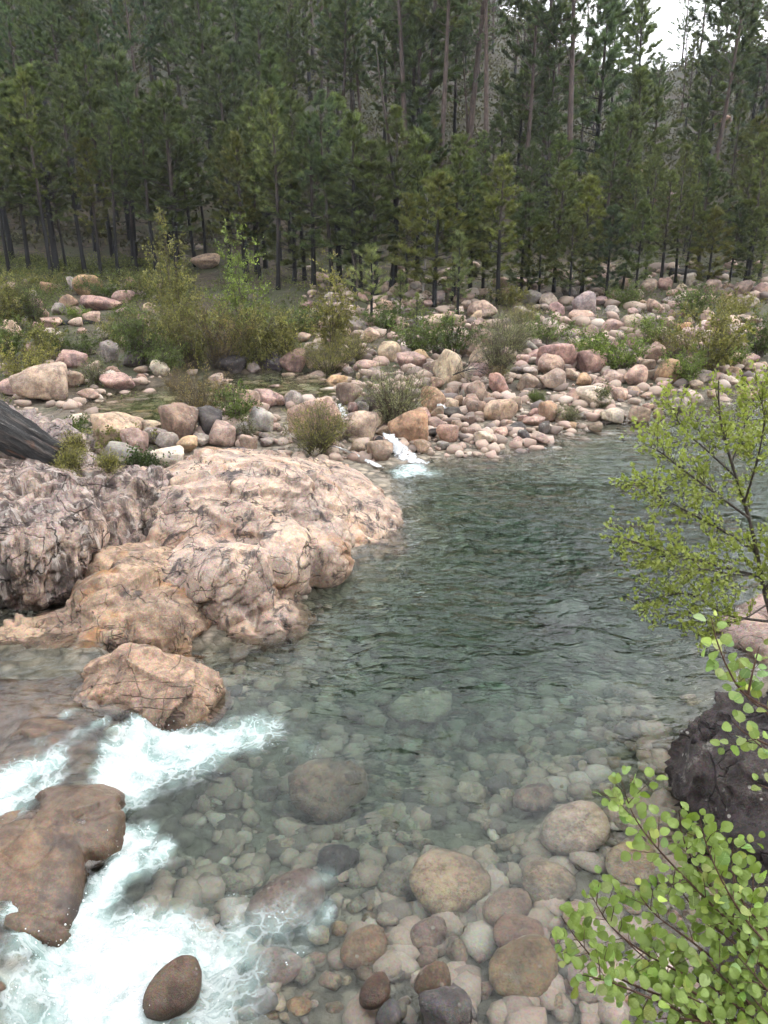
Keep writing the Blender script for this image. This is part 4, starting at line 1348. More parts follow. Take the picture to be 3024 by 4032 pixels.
def plant_pine(x, y, h, kind, label, group, tint=(1, 1, 1), lean=(0, 0), variant=None):
    global n_pine
    n_pine += 1
    z = float(terrain(np.array([x]), np.array([y]))[0])
    vs_ = PINES[kind]
    H, tm, cm = vs_[variant if variant is not None else R.randrange(len(vs_))]
    e = bpy.data.objects.new('pine_tree', None)
    COL.objects.link(e)
    e.empty_display_size = 0.3
    e.location = (x, y, z - 0.1)
    s = h / H
    wide = R.uniform(1.1, 1.4) if kind == 'young' else R.uniform(1.0, 1.25)
    e.scale = (s * wide, s * wide, s)
    e.rotation_euler = (lean[0], lean[1], R.uniform(0, 6.28))
    t = link('trunk', tm, None, e)
    c = link('crown', cm, None, e)
    k = R.uniform(0.8, 1.2)
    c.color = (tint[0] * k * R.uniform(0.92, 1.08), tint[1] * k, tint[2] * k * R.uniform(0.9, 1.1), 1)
    tag(e, label, 'pine tree', group)
    return e


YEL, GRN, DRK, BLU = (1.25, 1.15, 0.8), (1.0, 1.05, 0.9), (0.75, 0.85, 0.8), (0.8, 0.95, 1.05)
GRP_P = 'pines of the forest behind the boulders'
HERO = [  # u, v base, v top, kind, tint, label
    (40, 1085, 400, 'pole', GRN, 0), (115, 1070, 330, 'pole', GRN, 0), (205, 1095, 290, 'pole', YEL, 0), (262, 1065, 520, 'pole', GRN, 0), (335, 1075, 270, 'pole', GRN, 0),
    (398, 1085, 540, 'pole', YEL, 0), (465, 1090, 430, 'pole', GRN, 0), (540, 1070, 480, 'pole', GRN, 0), (620, 1085, 400, 'pole', GRN, 0),
    (700, 1085, 320, 'young', GRN, 'broad dense pine left of the dark gap in the forest'), (770, 1050, 420, 'pole', DRK, 0),
    (905, 1075, 480, 'pole', GRN, 0), (965, 1110, 520, 'young', YEL, 0), (1025, 1100, 640, 'young', GRN, 0), (1095, 1140, 360, 'pole', GRN, 'pine with bright round-tipped crown right of the dark gap'),
    (1160, 1115, 600, 'young', GRN, 0), (1235, 1130, 440, 'young', GRN, 0), (1310, 1140, 360, 'pole', BLU, 0), (1395, 1150, 460, 'young', GRN, 0), (1480, 1160, 560, 'young', GRN, 0),
    (1555, 1140, 420, 'pole', GRN, 0), (1640, 1130, 520, 'young', GRN, 0), (1785, 1185, 530, 'young', GRN, 0), (1850, 1150, 640, 'young', DRK, 0), (1960, 1200, 610, 'young', YEL, 0),
    (2050, 1165, 760, 'young', GRN, 0), (2180, 1150, 640, 'young', GRN, 0), (2290, 1160, 700, 'young', YEL, 0), (2385, 1175, 810, 'young', BLU, 'low dense bluish pine in front of the forest at right'),
    (2450, 1140, 680, 'pole', GRN, 0), (2600, 1130, 670, 'young', GRN, 'broad pine with candle-like tips in the right half of the forest'), (2690, 1135, 720, 'young', GRN, 0), (2870, 1130, 780, 'young', DRK, 0),
    (2990, 1100, 600, 'young', GRN, 0), (2780, 1150, 820, 'young', YEL, 0), (2350, 1090, 440, 'pole', GRN, 0), (2540, 1100, 560, 'pole', GRN, 0), (2930, 1130, 520, 'pole', GRN, 0),
    (1710, 1210, 700, 'young', YEL, 0), (1900, 1160, 780, 'young', GRN, 0), (2120, 1180, 880, 'young', YEL, 0), (2240, 1190, 860, 'young', GRN, 0), (1420, 1130, 700, 'young', DRK, 0), (2500, 1170, 800, 'young', GRN, 0), (2080, 1150, 560, 'pole', DRK, 0), (2660, 1110, 560, 'pole', GRN, 0), (2940, 1150, 820, 'young', GRN, 0), (1600, 1170, 760, 'young', YEL, 0), (1340, 1120, 620, 'young', GRN, 0), (1010, 1080, 420, 'pole', GRN, 0), (1200, 1100, 360, 'pole', GRN, 0)]
NTH = 'first second third fourth fifth sixth seventh eighth ninth tenth eleventh twelfth thirteenth fourteenth fifteenth sixteenth seventeenth'.split()
order_n = 0
zc = {}
for u, vb, vt, kind, tint, lab in sorted(HERO, key=lambda q: q[0]):
    g, s = hit(u, vb)
    h = aty(u, vt, g[1])[2] - g[2]
    order_n += 1
    zone = 'left' if u < 860 else 'middle' if u < 1750 else 'right'
    key = (zone, kind)
    if not lab:
        zc[key] = zc.get(key, 0) + 1
        txt = '%s %s from the left in the %s front row' % (NTH[zc[key] - 1], {'pole': 'slim charred-trunk pine', 'young': 'young bushy pine'}[kind], zone)
    plant_pine(g[0], g[1], h, kind, lab or txt, GRP_P, tint)
for u, vb, vt, lab in [(1462, 1285, 985, 'small bright green pine standing alone in front of the forest edge'), (1800, 1250, 930, 'small slim pine between boulders at the forest edge'),
                       (1640, 1300, 1150, 'tiny pine among bushes at the forest edge'), (1575, 1265, 1075, 'little pine beside the bleached dead sapling')]:
    g, s = hit(u, vb)
    plant_pine(g[0], g[1], aty(u, vt, g[1])[2] - g[2], 'sapling', lab, GRP_P, (1.5, 1.55, 1.3))
TALL = [  # u at eye level, distance, height, variant, label
    (1590, 74, 24, 0, 'tall pine with limbs bending left behind the middle of the forest'), (1700, 72, 25, 2, 'tall reddish-barked pine, thickest trunk of the middle group'),
    (1655, 84, 25, 1, 'tall thin twin-trunk pine behind the reddish-barked one'), (1790, 76, 26, 0, 'dark leaning tall pine right of the reddish-barked one'),
    (1865, 70, 25, 2, 'tall pine with grey-pink trunk showing above the young pines'), (2150, 72, 25, 1, 'big dark many-limbed pine against the gap of sky'),
    (2620, 78, 20, 3, 'lone tall pine with an open crown on the right slope'), (1985, 74, 21, 3, 'dense dark pine between the two big limbed pines'), (2060, 80, 24, 0, None), (2820, 84, 22, 1, None)]
for u, y, h, vr, lab in TALL:
    x = (u - 1512) / FPX * y * 1.06
    plant_pine(x, y, h, 'tall', lab or 'tall pine rising behind the young pines on the right', GRP_P, DRK if R.random() < .6 else GRN, (R.uniform(-.05, .05), R.uniform(-.07, .07)), vr)
pts = []


def scatter(n, u0, u1, y0, y1, kinds, hr, label, tints, gap):
    k = 0
    t = 0
    while k < n and t < n * 40:
        t += 1
        u = R.uniform(u0, u1)
        y = R.uniform(y0, y1)
        x = (u - 1512) / FPX * y * 1.06
        if any((x - a) ** 2 + (y - b) ** 2 < gap * gap for a, b in pts):
            continue
        if 780 < u < 880 and y < 80:
            continue
        if 2290 < u < 2560 and y > 85:      # the saddle where sky shows
            if R.random() < (0.2 if y < 150 else 0.5):
                continue
        pts.append((x, y))
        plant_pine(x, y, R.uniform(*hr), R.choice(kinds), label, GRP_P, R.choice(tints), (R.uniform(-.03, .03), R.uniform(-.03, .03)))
        k += 1


scatter(26, -60, 1600, 58, 72, ['pole', 'pole', 'young'], (10, 15), 'pine in the second row of the dense forest on the left', [GRN, DRK, GRN], 1.7)
scatter(44, -80, 1650, 72, 96, ['pole', 'pole', 'tall'], (14, 19), 'pine in the deep dense forest on the left', [GRN, DRK, BLU], 2.2)
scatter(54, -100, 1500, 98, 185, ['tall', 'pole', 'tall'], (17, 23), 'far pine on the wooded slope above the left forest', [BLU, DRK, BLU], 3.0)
scatter(24, 1600, 3080, 60, 74, ['young', 'pole', 'young'], (6, 11), 'pine in the second row of the forest on the right', [GRN, DRK, YEL], 2.0)
scatter(36, 1600, 3100, 76, 112, ['pole', 'young', 'pole', 'tall'], (9, 17), 'pine on the open lower slope on the right', [GRN, BLU, DRK], 4.0)
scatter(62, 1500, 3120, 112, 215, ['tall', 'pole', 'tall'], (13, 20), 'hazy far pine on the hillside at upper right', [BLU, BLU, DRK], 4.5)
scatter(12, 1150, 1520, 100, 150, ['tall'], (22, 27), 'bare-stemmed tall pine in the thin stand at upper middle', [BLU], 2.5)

# dead trees
def limbed(seed, H, r0, nb, lo, spread, curve=0.1, sides=6):
    r = np.random.RandomState(seed)
    G = Geo()
    z = np.linspace(0, H, 10)
    c = np.stack([curve * H * np.sin(z / H * 3.5 + seed), curve * 0.6 * H * np.sin(z / H * 2.7 + 2 * seed), z], 1)
    c -= c[0]
    V, F = tube(c, r0 * (1 - z / H) ** 0.7 + 0.006, sides)
    G.add(V, F)
    for k in range(nb):
        f = r.uniform(lo, 0.97)
        b = np.array([np.interp(f * H, z, c[:, j]) for j in range(3)])
        a = r.uniform(0, 6.28)
        L = spread * (1.15 - f) * r.uniform(0.5, 1.2)
        kk = np.linspace(0, 1, 5)[:, None]
        e = np.array([math.cos(a), math.sin(a), r.uniform(0.2, 1.1)])
        q = b + e * L * kk + np.array([0, 0, 0.15 * L]) * kk ** 2 + r.normal(size=(5, 3)) * 0.04 * L * kk
        V, F = tube(q, np.linspace(max(0.006, r0 * 0.35 * (1.1 - f)), 0.003, 5), 4)
        G.add(V, F)
        for j in range(3):
            f2 = r.uniform(0.3, 0.95)
            b2 = np.array([np.interp(f2, kk[:, 0], q[:, i]) for i in range(3)])
            e2 = b2 + unit(e + r.normal(size=3) * 0.6) * L * 0.4
            V, F = tube([b2, (b2 + e2) / 2 + r.normal(size=3) * 0.02, e2], [max(0.004, r0 * 0.12), 0.004, 0.002], 3)
            G.add(V, F)
    return G.mesh('dead_tree')


for u, vb, vt, mat, lab, cv in [(1664, 1165, 760, M_pale, 'thin bleached dead sapling with forked top before the forest', 0.02), (2690, 1000, 640, M_trunk, 'charred broken snag with stubby limbs on the right slope', 0.03),
                                (1395, 1240, 980, M_twig, 'leafless grey twiggy sapling left of the little pine', 0.06), (1540, 1130, 150, M_trunk, 'dead black pine with crooked trunk in the middle of the forest', 0.05)]:
    g, s = hit(u, vb)
    h = aty(u, vt, g[1])[2] - g[2]
    o = link('dead_tree', limbed(int(u), h, 0.018 * h * 0.6 + 0.02, 12, 0.35, h * 0.3, cv), mat, None, (g[0], g[1], g[2] - 0.05))
    tag(o, lab, 'dead tree')


# ------------------------------------------------------------------ shrubs
TONES = {}


def leaves(P, D, r, ln, wd, flat=0.3):
    """folded lozenge leaves."""
    n = len(P)
    d = unit(D + 0.7 * rnd_unit(r, n))
    up = unit(np.array([0, 0, 1.0]) * flat + rnd_unit(r, n))
    s = unit(np.cross(d, up))
    L = ln * r.uniform(0.65, 1.2, (n, 1))
    W = wd * r.uniform(0.7, 1.15, (n, 1))
    nn = np.cross(s, d)
    V = np.stack([P, P + d * L * 0.5 + s * W * 0.5 + nn * W * 0.15, P + d * L, P + d * L * 0.5 - s * W * 0.5 + nn * W * 0.15], 1).reshape(-1, 3)
    i = np.arange(n)[:, None] * 4
    F = np.concatenate([i + [0, 1, 2], i + [0, 2, 3]], 0)
    return V, F


def shrub(seed, kind, W, H):
    """a shrub at its real size: W metres wide, H metres tall."""
    r = np.random.RandomState(seed)
    st = Geo()
    P, D = [], []
    nst, lean, ntw, nl, ll, lw = {'willow': (34, 0.55, 10, 12, .10, .034), 'leafy': (30, 0.75, 9, 12, .085, .06), 'broom': (80, 0.65, 8, 11, .085, .018),
                                  'heather': (48, 0.6, 9, 9, .07, .02), 'upright': (26, 0.55, 12, 10, .095, .055)}[kind]
    big = max(0.5, min(1.9, math.sqrt(W * H) / 2.4))
    ntw = int(ntw * big)
    ll, lw = ll * (0.65 + 0.35 * big), lw * (0.65 + 0.35 * big)
    for k in range(nst):
        a = r.uniform(0, 6.28)
        q = r.uniform(0, 1) ** 0.6 * lean
        Hs = r.uniform(0.55, 1.0) * (1 - 0.45 * q) if kind != 'upright' else max(0.25, (1.0 - 1.15 * q) * r.uniform(0.65, 1.05))
        h = np.array([math.cos(a), math.sin(a), 0])
        t = np.linspace(0, 1, 6)[:, None]
        arch = 0.22 if kind == 'willow' else 0.06
        wob = 0.05 if kind == 'upright' else 0.02
        c = h * 0.05 * r.uniform(0, 1) + h * q * 0.62 * t ** 1.2 + np.array([0, 0, Hs]) * (t - arch * t ** 3) + r.normal(size=(6, 3)) * wob * t
        c = c * np.array([W, W, H])
        V, F = tube(c, np.linspace(0.016, 0.004, 6) * (0.5 + 0.5 * big), 3)
        st.add(V, F)
        for j in range(ntw):
            f = r.uniform(0.2, 1.0)
            b = np.array([np.interp(f, t[:, 0], c[:, i]) for i in range(3)])
            dv = unit(h * 0.5 + r.normal(size=3) * 0.7 + np.array([0, 0, 0.5 if kind != 'willow' else -0.05]))
            L = r.uniform(0.18, 0.5) * big ** 0.7
            u = r.uniform(0.1, 1, (nl, 1))
            droop = np.array([0, 0, -0.55 * L]) * u ** 2 if kind == 'willow' else 0
            P.append(b + dv * L * u + droop + r.normal(size=(nl, 3)) * 0.035)
            D.append(np.repeat((dv * 0.6 + np.array([0, 0, -0.5 if kind == 'willow' else 0.3]))[None], nl, 0))
            if j % 3 == 0:
                V, F = tube([b, b + dv * L], [0.006, 0.003], 3)
                st.add(V, F)
    sm = st.mesh('stems')
    V, F = leaves(np.concatenate(P), np.concatenate(D), r, ll, lw)
    fm = mesh_np('foliage', V, F, False)
    attr(fm, 'tone', np.repeat(np.repeat(np.clip(r.lognormal(-0.02, 0.36, len(P)), 0.45, 2.0), nl), 4))
    return sm, fm


FOL = {'olive': leaf_material('olive_leaves', (0.14, 0.145, 0.05), (0.27, 0.25, 0.09), 0.35), 'green': leaf_material('green_leaves', (0.065, 0.10, 0.032), (0.15, 0.19, 0.062), 0.35),
       'bright': leaf_material('bright_leaves', (0.12, 0.175, 0.048), (0.23, 0.28, 0.085), 0.4), 'grey': leaf_material('grey_green_leaves', (0.13, 0.14, 0.080), (0.23, 0.23, 0.135), 0.3),
       'brown': leaf_material('brown_heather_leaves', (0.14, 0.105, 0.055), (0.25, 0.19, 0.09), 0.3), 'dark': leaf_material('dark_leaves', (0.042, 0.065, 0.024), (0.10, 0.135, 0.04), 0.3)}


def plant_shrub(u, vb, vt, w, kind, col, lab, grp='shrubs among the boulders', var=0, name='shrub', base=None):
    g, s = hit(u, vb) if base is None else (np.array(base), base[1] / ray(u, vb)[1])
    h = aty(u, vt, g[1])[2] - g[2]
    W = w * s / FPX
    e = bpy.data.objects.new(name, None)
    COL.objects.link(e)
    e.empty_display_size = 0.2
    e.location = (g[0], g[1] + W * 0.12, g[2] - 0.05)
    e.rotation_euler = (0, 0, R.uniform(0, 6.28))
    sm, fm = shrub(int(u * 7 + vb), kind, W * (1.15 if kind == 'willow' else 1.3), (h if base is None else W) * 1.25)
    link('stems', sm, M_twig, e)
    link('foliage', fm, FOL[col], e)
    tag(e, lab, 'shrub', grp)
    return e


SHR = [(690, 1370, 850, 230, 'upright', 'olive', 'tall narrow yellow-green bush in front of the dark forest gap'), (955, 1400, 930, 260, 'upright', 'bright', 'slender bright green bush right of the tall yellow-green one'),
       (560, 1445, 1150, 330, 'willow', 'green', 'green drooping bush hanging over the pond'), (745, 1460, 1080, 380, 'willow', 'olive', 'large olive bush in the middle of the thicket behind the pond'),
       (1000, 1455, 1110, 380, 'willow', 'olive', 'wide olive-brown bush at the right of the thicket behind the pond'), (860, 1460, 1180, 330, 'heather', 'brown', 'brown twiggy bush low in the thicket behind the pond'),
       (1140, 1440, 1230, 180, 'leafy', 'olive', 'small olive bush above the dark reddish boulder'), (650, 1470, 1290, 240, 'willow', 'green', 'low drooping green bush at the pond edge'),
       (1310, 1400, 1020, 190, 'upright', 'olive', 'thin twiggy bush left of the little pine'), (1290, 1490, 1320, 250, 'broom', 'olive', 'olive bush behind the pale boulder at the pond end'), (1400, 1430, 1290, 180, 'heather', 'olive', 'low olive scrub left of the boulder bar'),
       (1640, 1410, 1250, 200, 'leafy', 'green', 'green leafy bush at the forest edge, left of the dark round one'), (1775, 1410, 1235, 240, 'leafy', 'dark', 'dark green round bush at the forest edge in the middle'),
       (1960, 1510, 1220, 190, 'broom', 'grey', 'grey-green wispy broom among the boulders right of the blocky boulder'), (2020, 1400, 1240, 170, 'broom', 'grey', 'grey wispy broom behind the boulder bar'),
       (2150, 1370, 1230, 220, 'leafy', 'green', 'green scrub above the largest reddish boulder'), (2330, 1430, 1290, 230, 'leafy', 'bright', 'bright green shrub above the wedge-shaped boulder'),
       (2440, 1470, 1310, 220, 'leafy', 'bright', 'bright yellow-green shrub right of the wedge-shaped boulder'), (2800, 1490, 1150, 300, 'leafy', 'olive', 'tall olive shrub on the right of the far bank'),
       (2700, 1515, 1370, 190, 'leafy', 'bright', 'bright shrub leaning over the water right of the orange-tan boulder'), (2660, 1420, 1280, 220, 'heather', 'brown', 'brown scrub above the round orange-tan boulder'),
       (3000, 1410, 1230, 190, 'leafy', 'green', 'green shrub cut by the right edge on the far bank'), (2590, 1390, 1210, 170, 'leafy', 'bright', 'pale green shrub behind the smooth pinkish dome'), (2870, 1450, 1330, 150, 'leafy', 'bright', 'light green shrub below the tall olive shrub'),
       (2730, 1260, 1100, 200, 'leafy', 'green', 'light green shrub at the foot of the right pines'), (50, 1300, 1010, 240, 'upright', 'olive', 'small olive tree with dark stems at the left edge'), (130, 1290, 1090, 160, 'broom', 'green', 'soft green bush under the small olive tree'),
       (20, 1420, 1240, 230, 'leafy', 'green', 'green bush at the left edge above the pond'), (80, 1500, 1340, 280, 'leafy', 'olive', 'yellow-green bush at the left edge over the tilted slab'), (300, 1410, 1290, 180, 'leafy', 'dark', 'dark green bush below the fallen black log'),
       (300, 1262, 1200, 110, 'leafy', 'bright', 'vivid green small bush in the left bank boulder pile'), (480, 1360, 1190, 280, 'willow', 'olive', 'pale olive bush left of the thicket'), (170, 1420, 1250, 170, 'leafy', 'olive', 'olive bush right of the pale upright boulder'),
       (430, 1180, 1090, 240, 'leafy', 'green', 'low green scrub behind the flat slab stone'), (150, 1150, 1070, 260, 'leafy', 'olive', 'low olive scrub at the foot of the left pines'), (560, 1170, 1080, 220, 'leafy', 'olive', 'low olive scrub left of the tall bush'),
       (380, 1520, 1400, 130, 'heather', 'grey', 'grey-brown dry bush between boulders left of the pond'), (700, 1570, 1440, 120, 'heather', 'brown', 'dry twig bush standing at the pond edge'),
       (790, 1660, 1450, 300, 'heather', 'brown', 'brown heather bush on the boulder dam in front of the pond'), (930, 1680, 1510, 150, 'leafy', 'green', 'green bush right of the brown heather on the boulder dam'), (975, 1745, 1640, 90, 'heather', 'grey', 'small dry tuft under the boulder dam'),
       (1560, 1700, 1415, 290, 'broom', 'grey', 'big grey-green broom bush between the cascades'), (1240, 1800, 1600, 290, 'broom', 'olive', 'olive broom bush growing on the back of the bedrock'),
       (1960, 1540, 1440, 120, 'heather', 'brown', 'dry brown tuft among the boulders of the bar'), (2240, 1672, 1600, 100, 'broom', 'grey', 'small grey tuft at the water edge of the far shore'), (2370, 1606, 1500, 70, 'upright', 'grey', 'thin grassy tuft before the broad pale boulder'),
       (2110, 1592, 1545, 60, 'broom', 'green', 'green grass tuft among the cobbles'), (480, 1770, 1670, 260, 'leafy', 'olive', 'leafy scrub below the streaked pale block'), (270, 1740, 1650, 150, 'leafy', 'green', 'green scrub right of the charred log'), (560, 1860, 1770, 130, 'leafy', 'dark', 'dark scrub below the upright pinkish block'),
       (2480, 1210, 1110, 180, 'leafy', 'green', 'scrub under the pines right of the grey block'), (2900, 1250, 1150, 190, 'leafy', 'olive', 'scrub under the pines at far right'), (2000, 1210, 1120, 170, 'leafy', 'olive', 'scrub under the pines in the middle right'), (1520, 1310, 1200, 190, 'leafy', 'green', 'scrub at the foot of the little pine'),
       (1180, 1330, 1180, 220, 'leafy', 'green', 'green scrub between the thicket and the twiggy bush'), (1720, 1320, 1230, 150, 'leafy', 'bright', 'light green sprouts behind the dark round bush'), (2060, 1300, 1190, 150, 'broom', 'olive', 'olive broom by the wide pinkish boulder')]
for k, (u, vb, vt, w, kind, col, lab) in enumerate(SHR):
    plant_shrub(u, vb, vt, w, kind, col, lab, var=k % 2)
for u, v, vt, w, base, lab in [(318, 1870, 1800, 75, (-6.05, 14.6, 2.02), 'yellow-green heath tuft on the crag beside the log end'), (305, 1935, 1865, 60, (-5.9, 13.9, 1.95), 'dark heath sprig in a crack of the crag'),
                               (415, 1950, 1905, 55, (-5.25, 14.1, 1.85), 'small heath tuft on the crag near the bedrock'), (268, 1965, 1925, 50, (-5.95, 13.6, 1.75), 'tiny heath tuft low on the crag')]:
    e = plant_shrub(u, v, vt, w, 'heather', 'olive', lab, 'heath tufts on the crag', base=base)

# undergrowth on the forest floor: a mass of leaves nobody could count
g1, g2 = Geo(), Geo()
r = np.random.RandomState(77)


def clumps(G, N, u0, u1, y0, y1, rad, hgt, nl, ll, lw):
    u = r.uniform(u0, u1, N)
    y = r.uniform(y0, y1, N)
    x = (u - 1512) / FPX * y * 1.04
    z = terrain(x, y)
    # leave the boulders of the left bank free
    dz = CAM_H - z
    dep = y * CP + dz * SP
    pu = 1512 + x / dep * FPX
    pv = 2016 + (dz * CP - y * SP) / dep * FPX
    ok = np.ones(N, bool)
    for a, b, c in taken:
        if c > 24:
            ok &= ((pu - a) ** 2 + (pv - b - c * 0.4) ** 2) > (c * 1.15) ** 2
    x, y, z = x[ok], y[ok], z[ok]
    P = []
    for a, b, c in zip(x, y, z):
        q = r.normal(size=(nl, 3)) * np.array([rad, rad, 0])
        hh = hgt * r.uniform(0.5, 1.3) * np.exp(-(q[:, 0] ** 2 + q[:, 1] ** 2) / (2 * rad * rad))
        q[:, 2] = hh * r.uniform(0.15, 1, nl)
        P.append(q + (a, b, c))
    P = np.concatenate(P)
    V, F = leaves(P, np.repeat(np.array([[0, 0, 0.4]]), len(P), 0) + r.normal(size=(len(P), 3)) * 0.5, r, ll, lw, 0.8)
    G.add(V, F)


clumps(g1, 1150, -150, 800, 45, 63, 0.5, 0.75, 60, .13, .085)
clumps(g1, 1100, 700, 3150, 44, 70, 0.4, 0.6, 40, .12, .075)
clumps(g1, 260, -50, 560, 27, 40, 0.38, 0.55, 60, .08, .05)
clumps(g1, 260, 560, 1500, 37, 46, 0.38, 0.55, 50, .09, .06)
um = g1.mesh('undergrowth', False)
attr(um, 'tone', np.repeat(np.clip(r.lognormal(-0.15, 0.40, g1.n // 40 + 1), 0.4, 2.0), 40)[:g1.n])
o = link('undergrowth', um, leaf_material('undergrowth_leaves', (0.085, 0.115, 0.04), (0.19, 0.205, 0.075), 0.35))
tag(o, 'low leafy undergrowth covering the bank and the forest edge', 'undergrowth', kind='stuff')
clumps(g2, 3600, -200, 3300, 66, 205, 1.3, 1.7, 46, .48, .24)
um = g2.mesh('hillside_scrub', False)
attr(um, 'tone', np.repeat(np.clip(r.lognormal(-0.1, 0.40, g2.n // 46 + 1), 0.4, 2.0), 46)[:g2.n])
o = link('hillside_scrub', um, leaf_material('dry_scrub', (0.05, 0.058, 0.028), (0.11, 0.10, 0.055), 0.25))
tag(o, 'dry brown and green scrub covering the hillside under the pines', 'scrub', kind='stuff')

# hillside rocks
for k, (u, y) in enumerate([(2390, 92), (2700, 105), (2790, 112), (2850, 108), (2230, 84), (2480, 80), (2640, 118), (2900, 120), (2740, 98), (2300, 95)]):
    x = (u - 1512) / FPX * y * 1.06
    z = float(terrain(np.array([x]), np.array([y]))[0])
    W = R.uniform(1.4, 3.2)
    o = place_rock(ANGLE[k % 7], (x, y, z + W * 0.15), (W, W, W * 0.6), COLS[R.choice('gpt')], 'boulder', rz=k)
    tag(o, 'weathered rock poking out of the scrubby hillside at right', 'boulder', 'rocks on the hillside')


# ------------------------------------------------------------------ logs
def log_mesh(a, b, r0, r1, seed, sides=28, seg=26):
    rr = np.random.RandomState(seed)
    a, b = np.array(a), np.array(b)
    t = np.linspace(0, 1, seg)
    pts = a + (b - a) * t[:, None]
    V, F = tube(pts, r0 + (r1 - r0) * t, sides)
    V = V.reshape(seg, sides, 3)
    ax = unit(b - a)
    ang = np.linspace(0, 6.283, sides, endpoint=False)
    gro = 0.05 * np.sin(ang * 7 + 1.2) + 0.04 * np.sin(ang * 13 + 0.4) + 0.22 * fbm(np.stack([np.cos(ang) * 3.5, np.sin(ang) * 3.5, np.full(sides, seed * 1.0)], 1), 3)
    for i in range(seg):
        q = V[i] - pts[i]
        n = fbm(np.stack([np.cos(ang) * 2, np.sin(ang) * 2, np.full(sides, t[i] * 3 + seed)], 1), 3)
        V[i] = pts[i] + q * (1 + gro * (0.6 + 0.8 * fbm(np.stack([np.cos(ang) * 2, np.sin(ang) * 2, np.full(sides, t[i] * 9)], 1), 2)) + 0.30 * n + 0.10 * fbm(np.stack([np.cos(ang) * 4, np.sin(ang) * 4, np.full(sides, t[i] * 26)], 1), 2))[:, None]
    tipn = fbm(np.stack([np.cos(ang) * 2.5, np.sin(ang) * 2.5, np.full(sides, seed + 9.0)], 1), 3)
    V[-1] += ax * (0.55 * r1 * tipn + 0.25 * r1)[:, None]
    V = np.concatenate([V.reshape(-1, 3), [pts[-1] - ax * r1 * 0.35], [pts[0]]])
    cap = []
    for s in range(sides):
        cap.append(((seg - 1) * sides + s, (seg - 1) * sides + (s + 1) % sides, seg * sides))
        cap.append(((s + 1) % sides, s, seg * sides + 1))
    me = mesh_np('log', V - a, [F, np.array(cap)])
    rot = Vector(b - a).to_track_quat('Z', 'Y').to_matrix().to_4x4()
    me.transform(rot.inverted())
    return me, Matrix.Translation(Vector(a)) @ rot


def put_log(a, b, r0, r1, seed, sides, seg):
    me, M = log_mesh(a, b, r0, r1, seed, sides, seg)
    o = link('fallen_log', me, M_char.m)
    o.matrix_world = M
    return o



M_char = NT('charred_wood')
tc = M_char.n('TexCoord')
gp = M_char.mapping(tc.outputs['Object'], (9, 9, 0.8))
nb_ = M_char.noise(gp, 1.0, 6, 0.7, 0.3)
cc = M_char.mix(M_char.ss(nb_, 0.50, 0.66), (0.010, 0.009, 0.009), (0.085, 0.068, 0.058))
cc = M_char.mix(M_char.ss(M_char.noise(M_char.mapping(tc.outputs['Object'], (3, 3, 0.8)), 1.0, 4), 0.60, 0.68), cc, (0.14, 0.06, 0.03))
cc = M_char.mix(M_char.ss(M_char.noise(gp, 2.5, 5, 0.7), 0.62, 0.70), cc, (0.20, 0.18, 0.165))
M_char.surf(M_char.n('BsdfPrincipled', None, Base_Color=cc, Roughness=0.7, Normal=M_char.bump(nb_, 1.0, 0.25)))
e1 = aty(235, 1812, 14.7)
o = put_log(aty(-420, 1440, 16.2), e1, 0.60, 0.30, 3, 56, 60)
tag(o, 'thick charred black log slanting down onto the crag at the left edge', 'log')
for u0, v0, u1, v1, rd, lab in [(215, 1282, 405, 1290, 0.16, 'thin black fallen log between boulders on the left bank'), (2640, 1098, 2890, 1112, 0.38, 'charred fallen trunk at the forest edge on the right'),
                                (440, 1062, 600, 1046, 0.14, 'dark fallen log at the foot of the left pines'), (330, 1048, 440, 1052, 0.12, 'short dark log at the foot of the left pines')]:
    A, s = hit(u0, v0)
    Bp, s = hit(u1, v1)
    A[2] += rd * 0.8
    Bp = np.array([aty(u1, v1, A[1] + 0.8)[0], A[1] + 0.8, Bp[2] + rd * 0.9])
    o = put_log(A, Bp, rd, rd * 0.8, int(u0), 14, 14)
    tag(o, lab, 'log')
g0, s = hit(1840, 1530)
o = link('driftwood', limbed(9, 1.0, 0.02, 30, 0.05, 1.0, 0.1, 4), M_char.m, None, (g0[0] - 0.6, g0[1] - 0.2, g0[2] + 0.55))
o.rotation_euler = (0.3, 1.45, 0.2)
o.scale = (1.0, 1.0, 1.3)
tag(o, 'tangle of dark drift twigs lodged between boulders of the bar', 'driftwood')

# ------------------------------------------------------------------ alder tree on the right bank
M_aleaf = leaf_material('alder_leaves', (0.20, 0.26, 0.06), (0.34, 0.40, 0.11), trans=0.42, rough=0.42, tone=False)
M_abark = bark_material('alder_bark', (0.045, 0.035, 0.03), (0.11, 0.085, 0.07), (30, 30, 6))
r = np.random.RandomState(5)
tr = Geo()
P, D = [], []


def px(u, v, y):
    return aty(u, v, y)


def spline(pts, n):
    pts = np.asarray(pts, float)
    t = np.linspace(0, len(pts) - 1, n)
    out = []
    for q in t:
        i = min(int(q), len(pts) - 2)
        f = q - i
        p0, p1, p2, p3 = pts[max(i - 1, 0)], pts[i], pts[i + 1], pts[min(i + 2, len(pts) - 1)]
        out.append(0.5 * (2 * p1 + (p2 - p0) * f + (2 * p0 - 5 * p1 + 4 * p2 - p3) * f * f + (3 * p1 - p0 - 3 * p2 + p3) * f ** 3))
    return np.array(out)


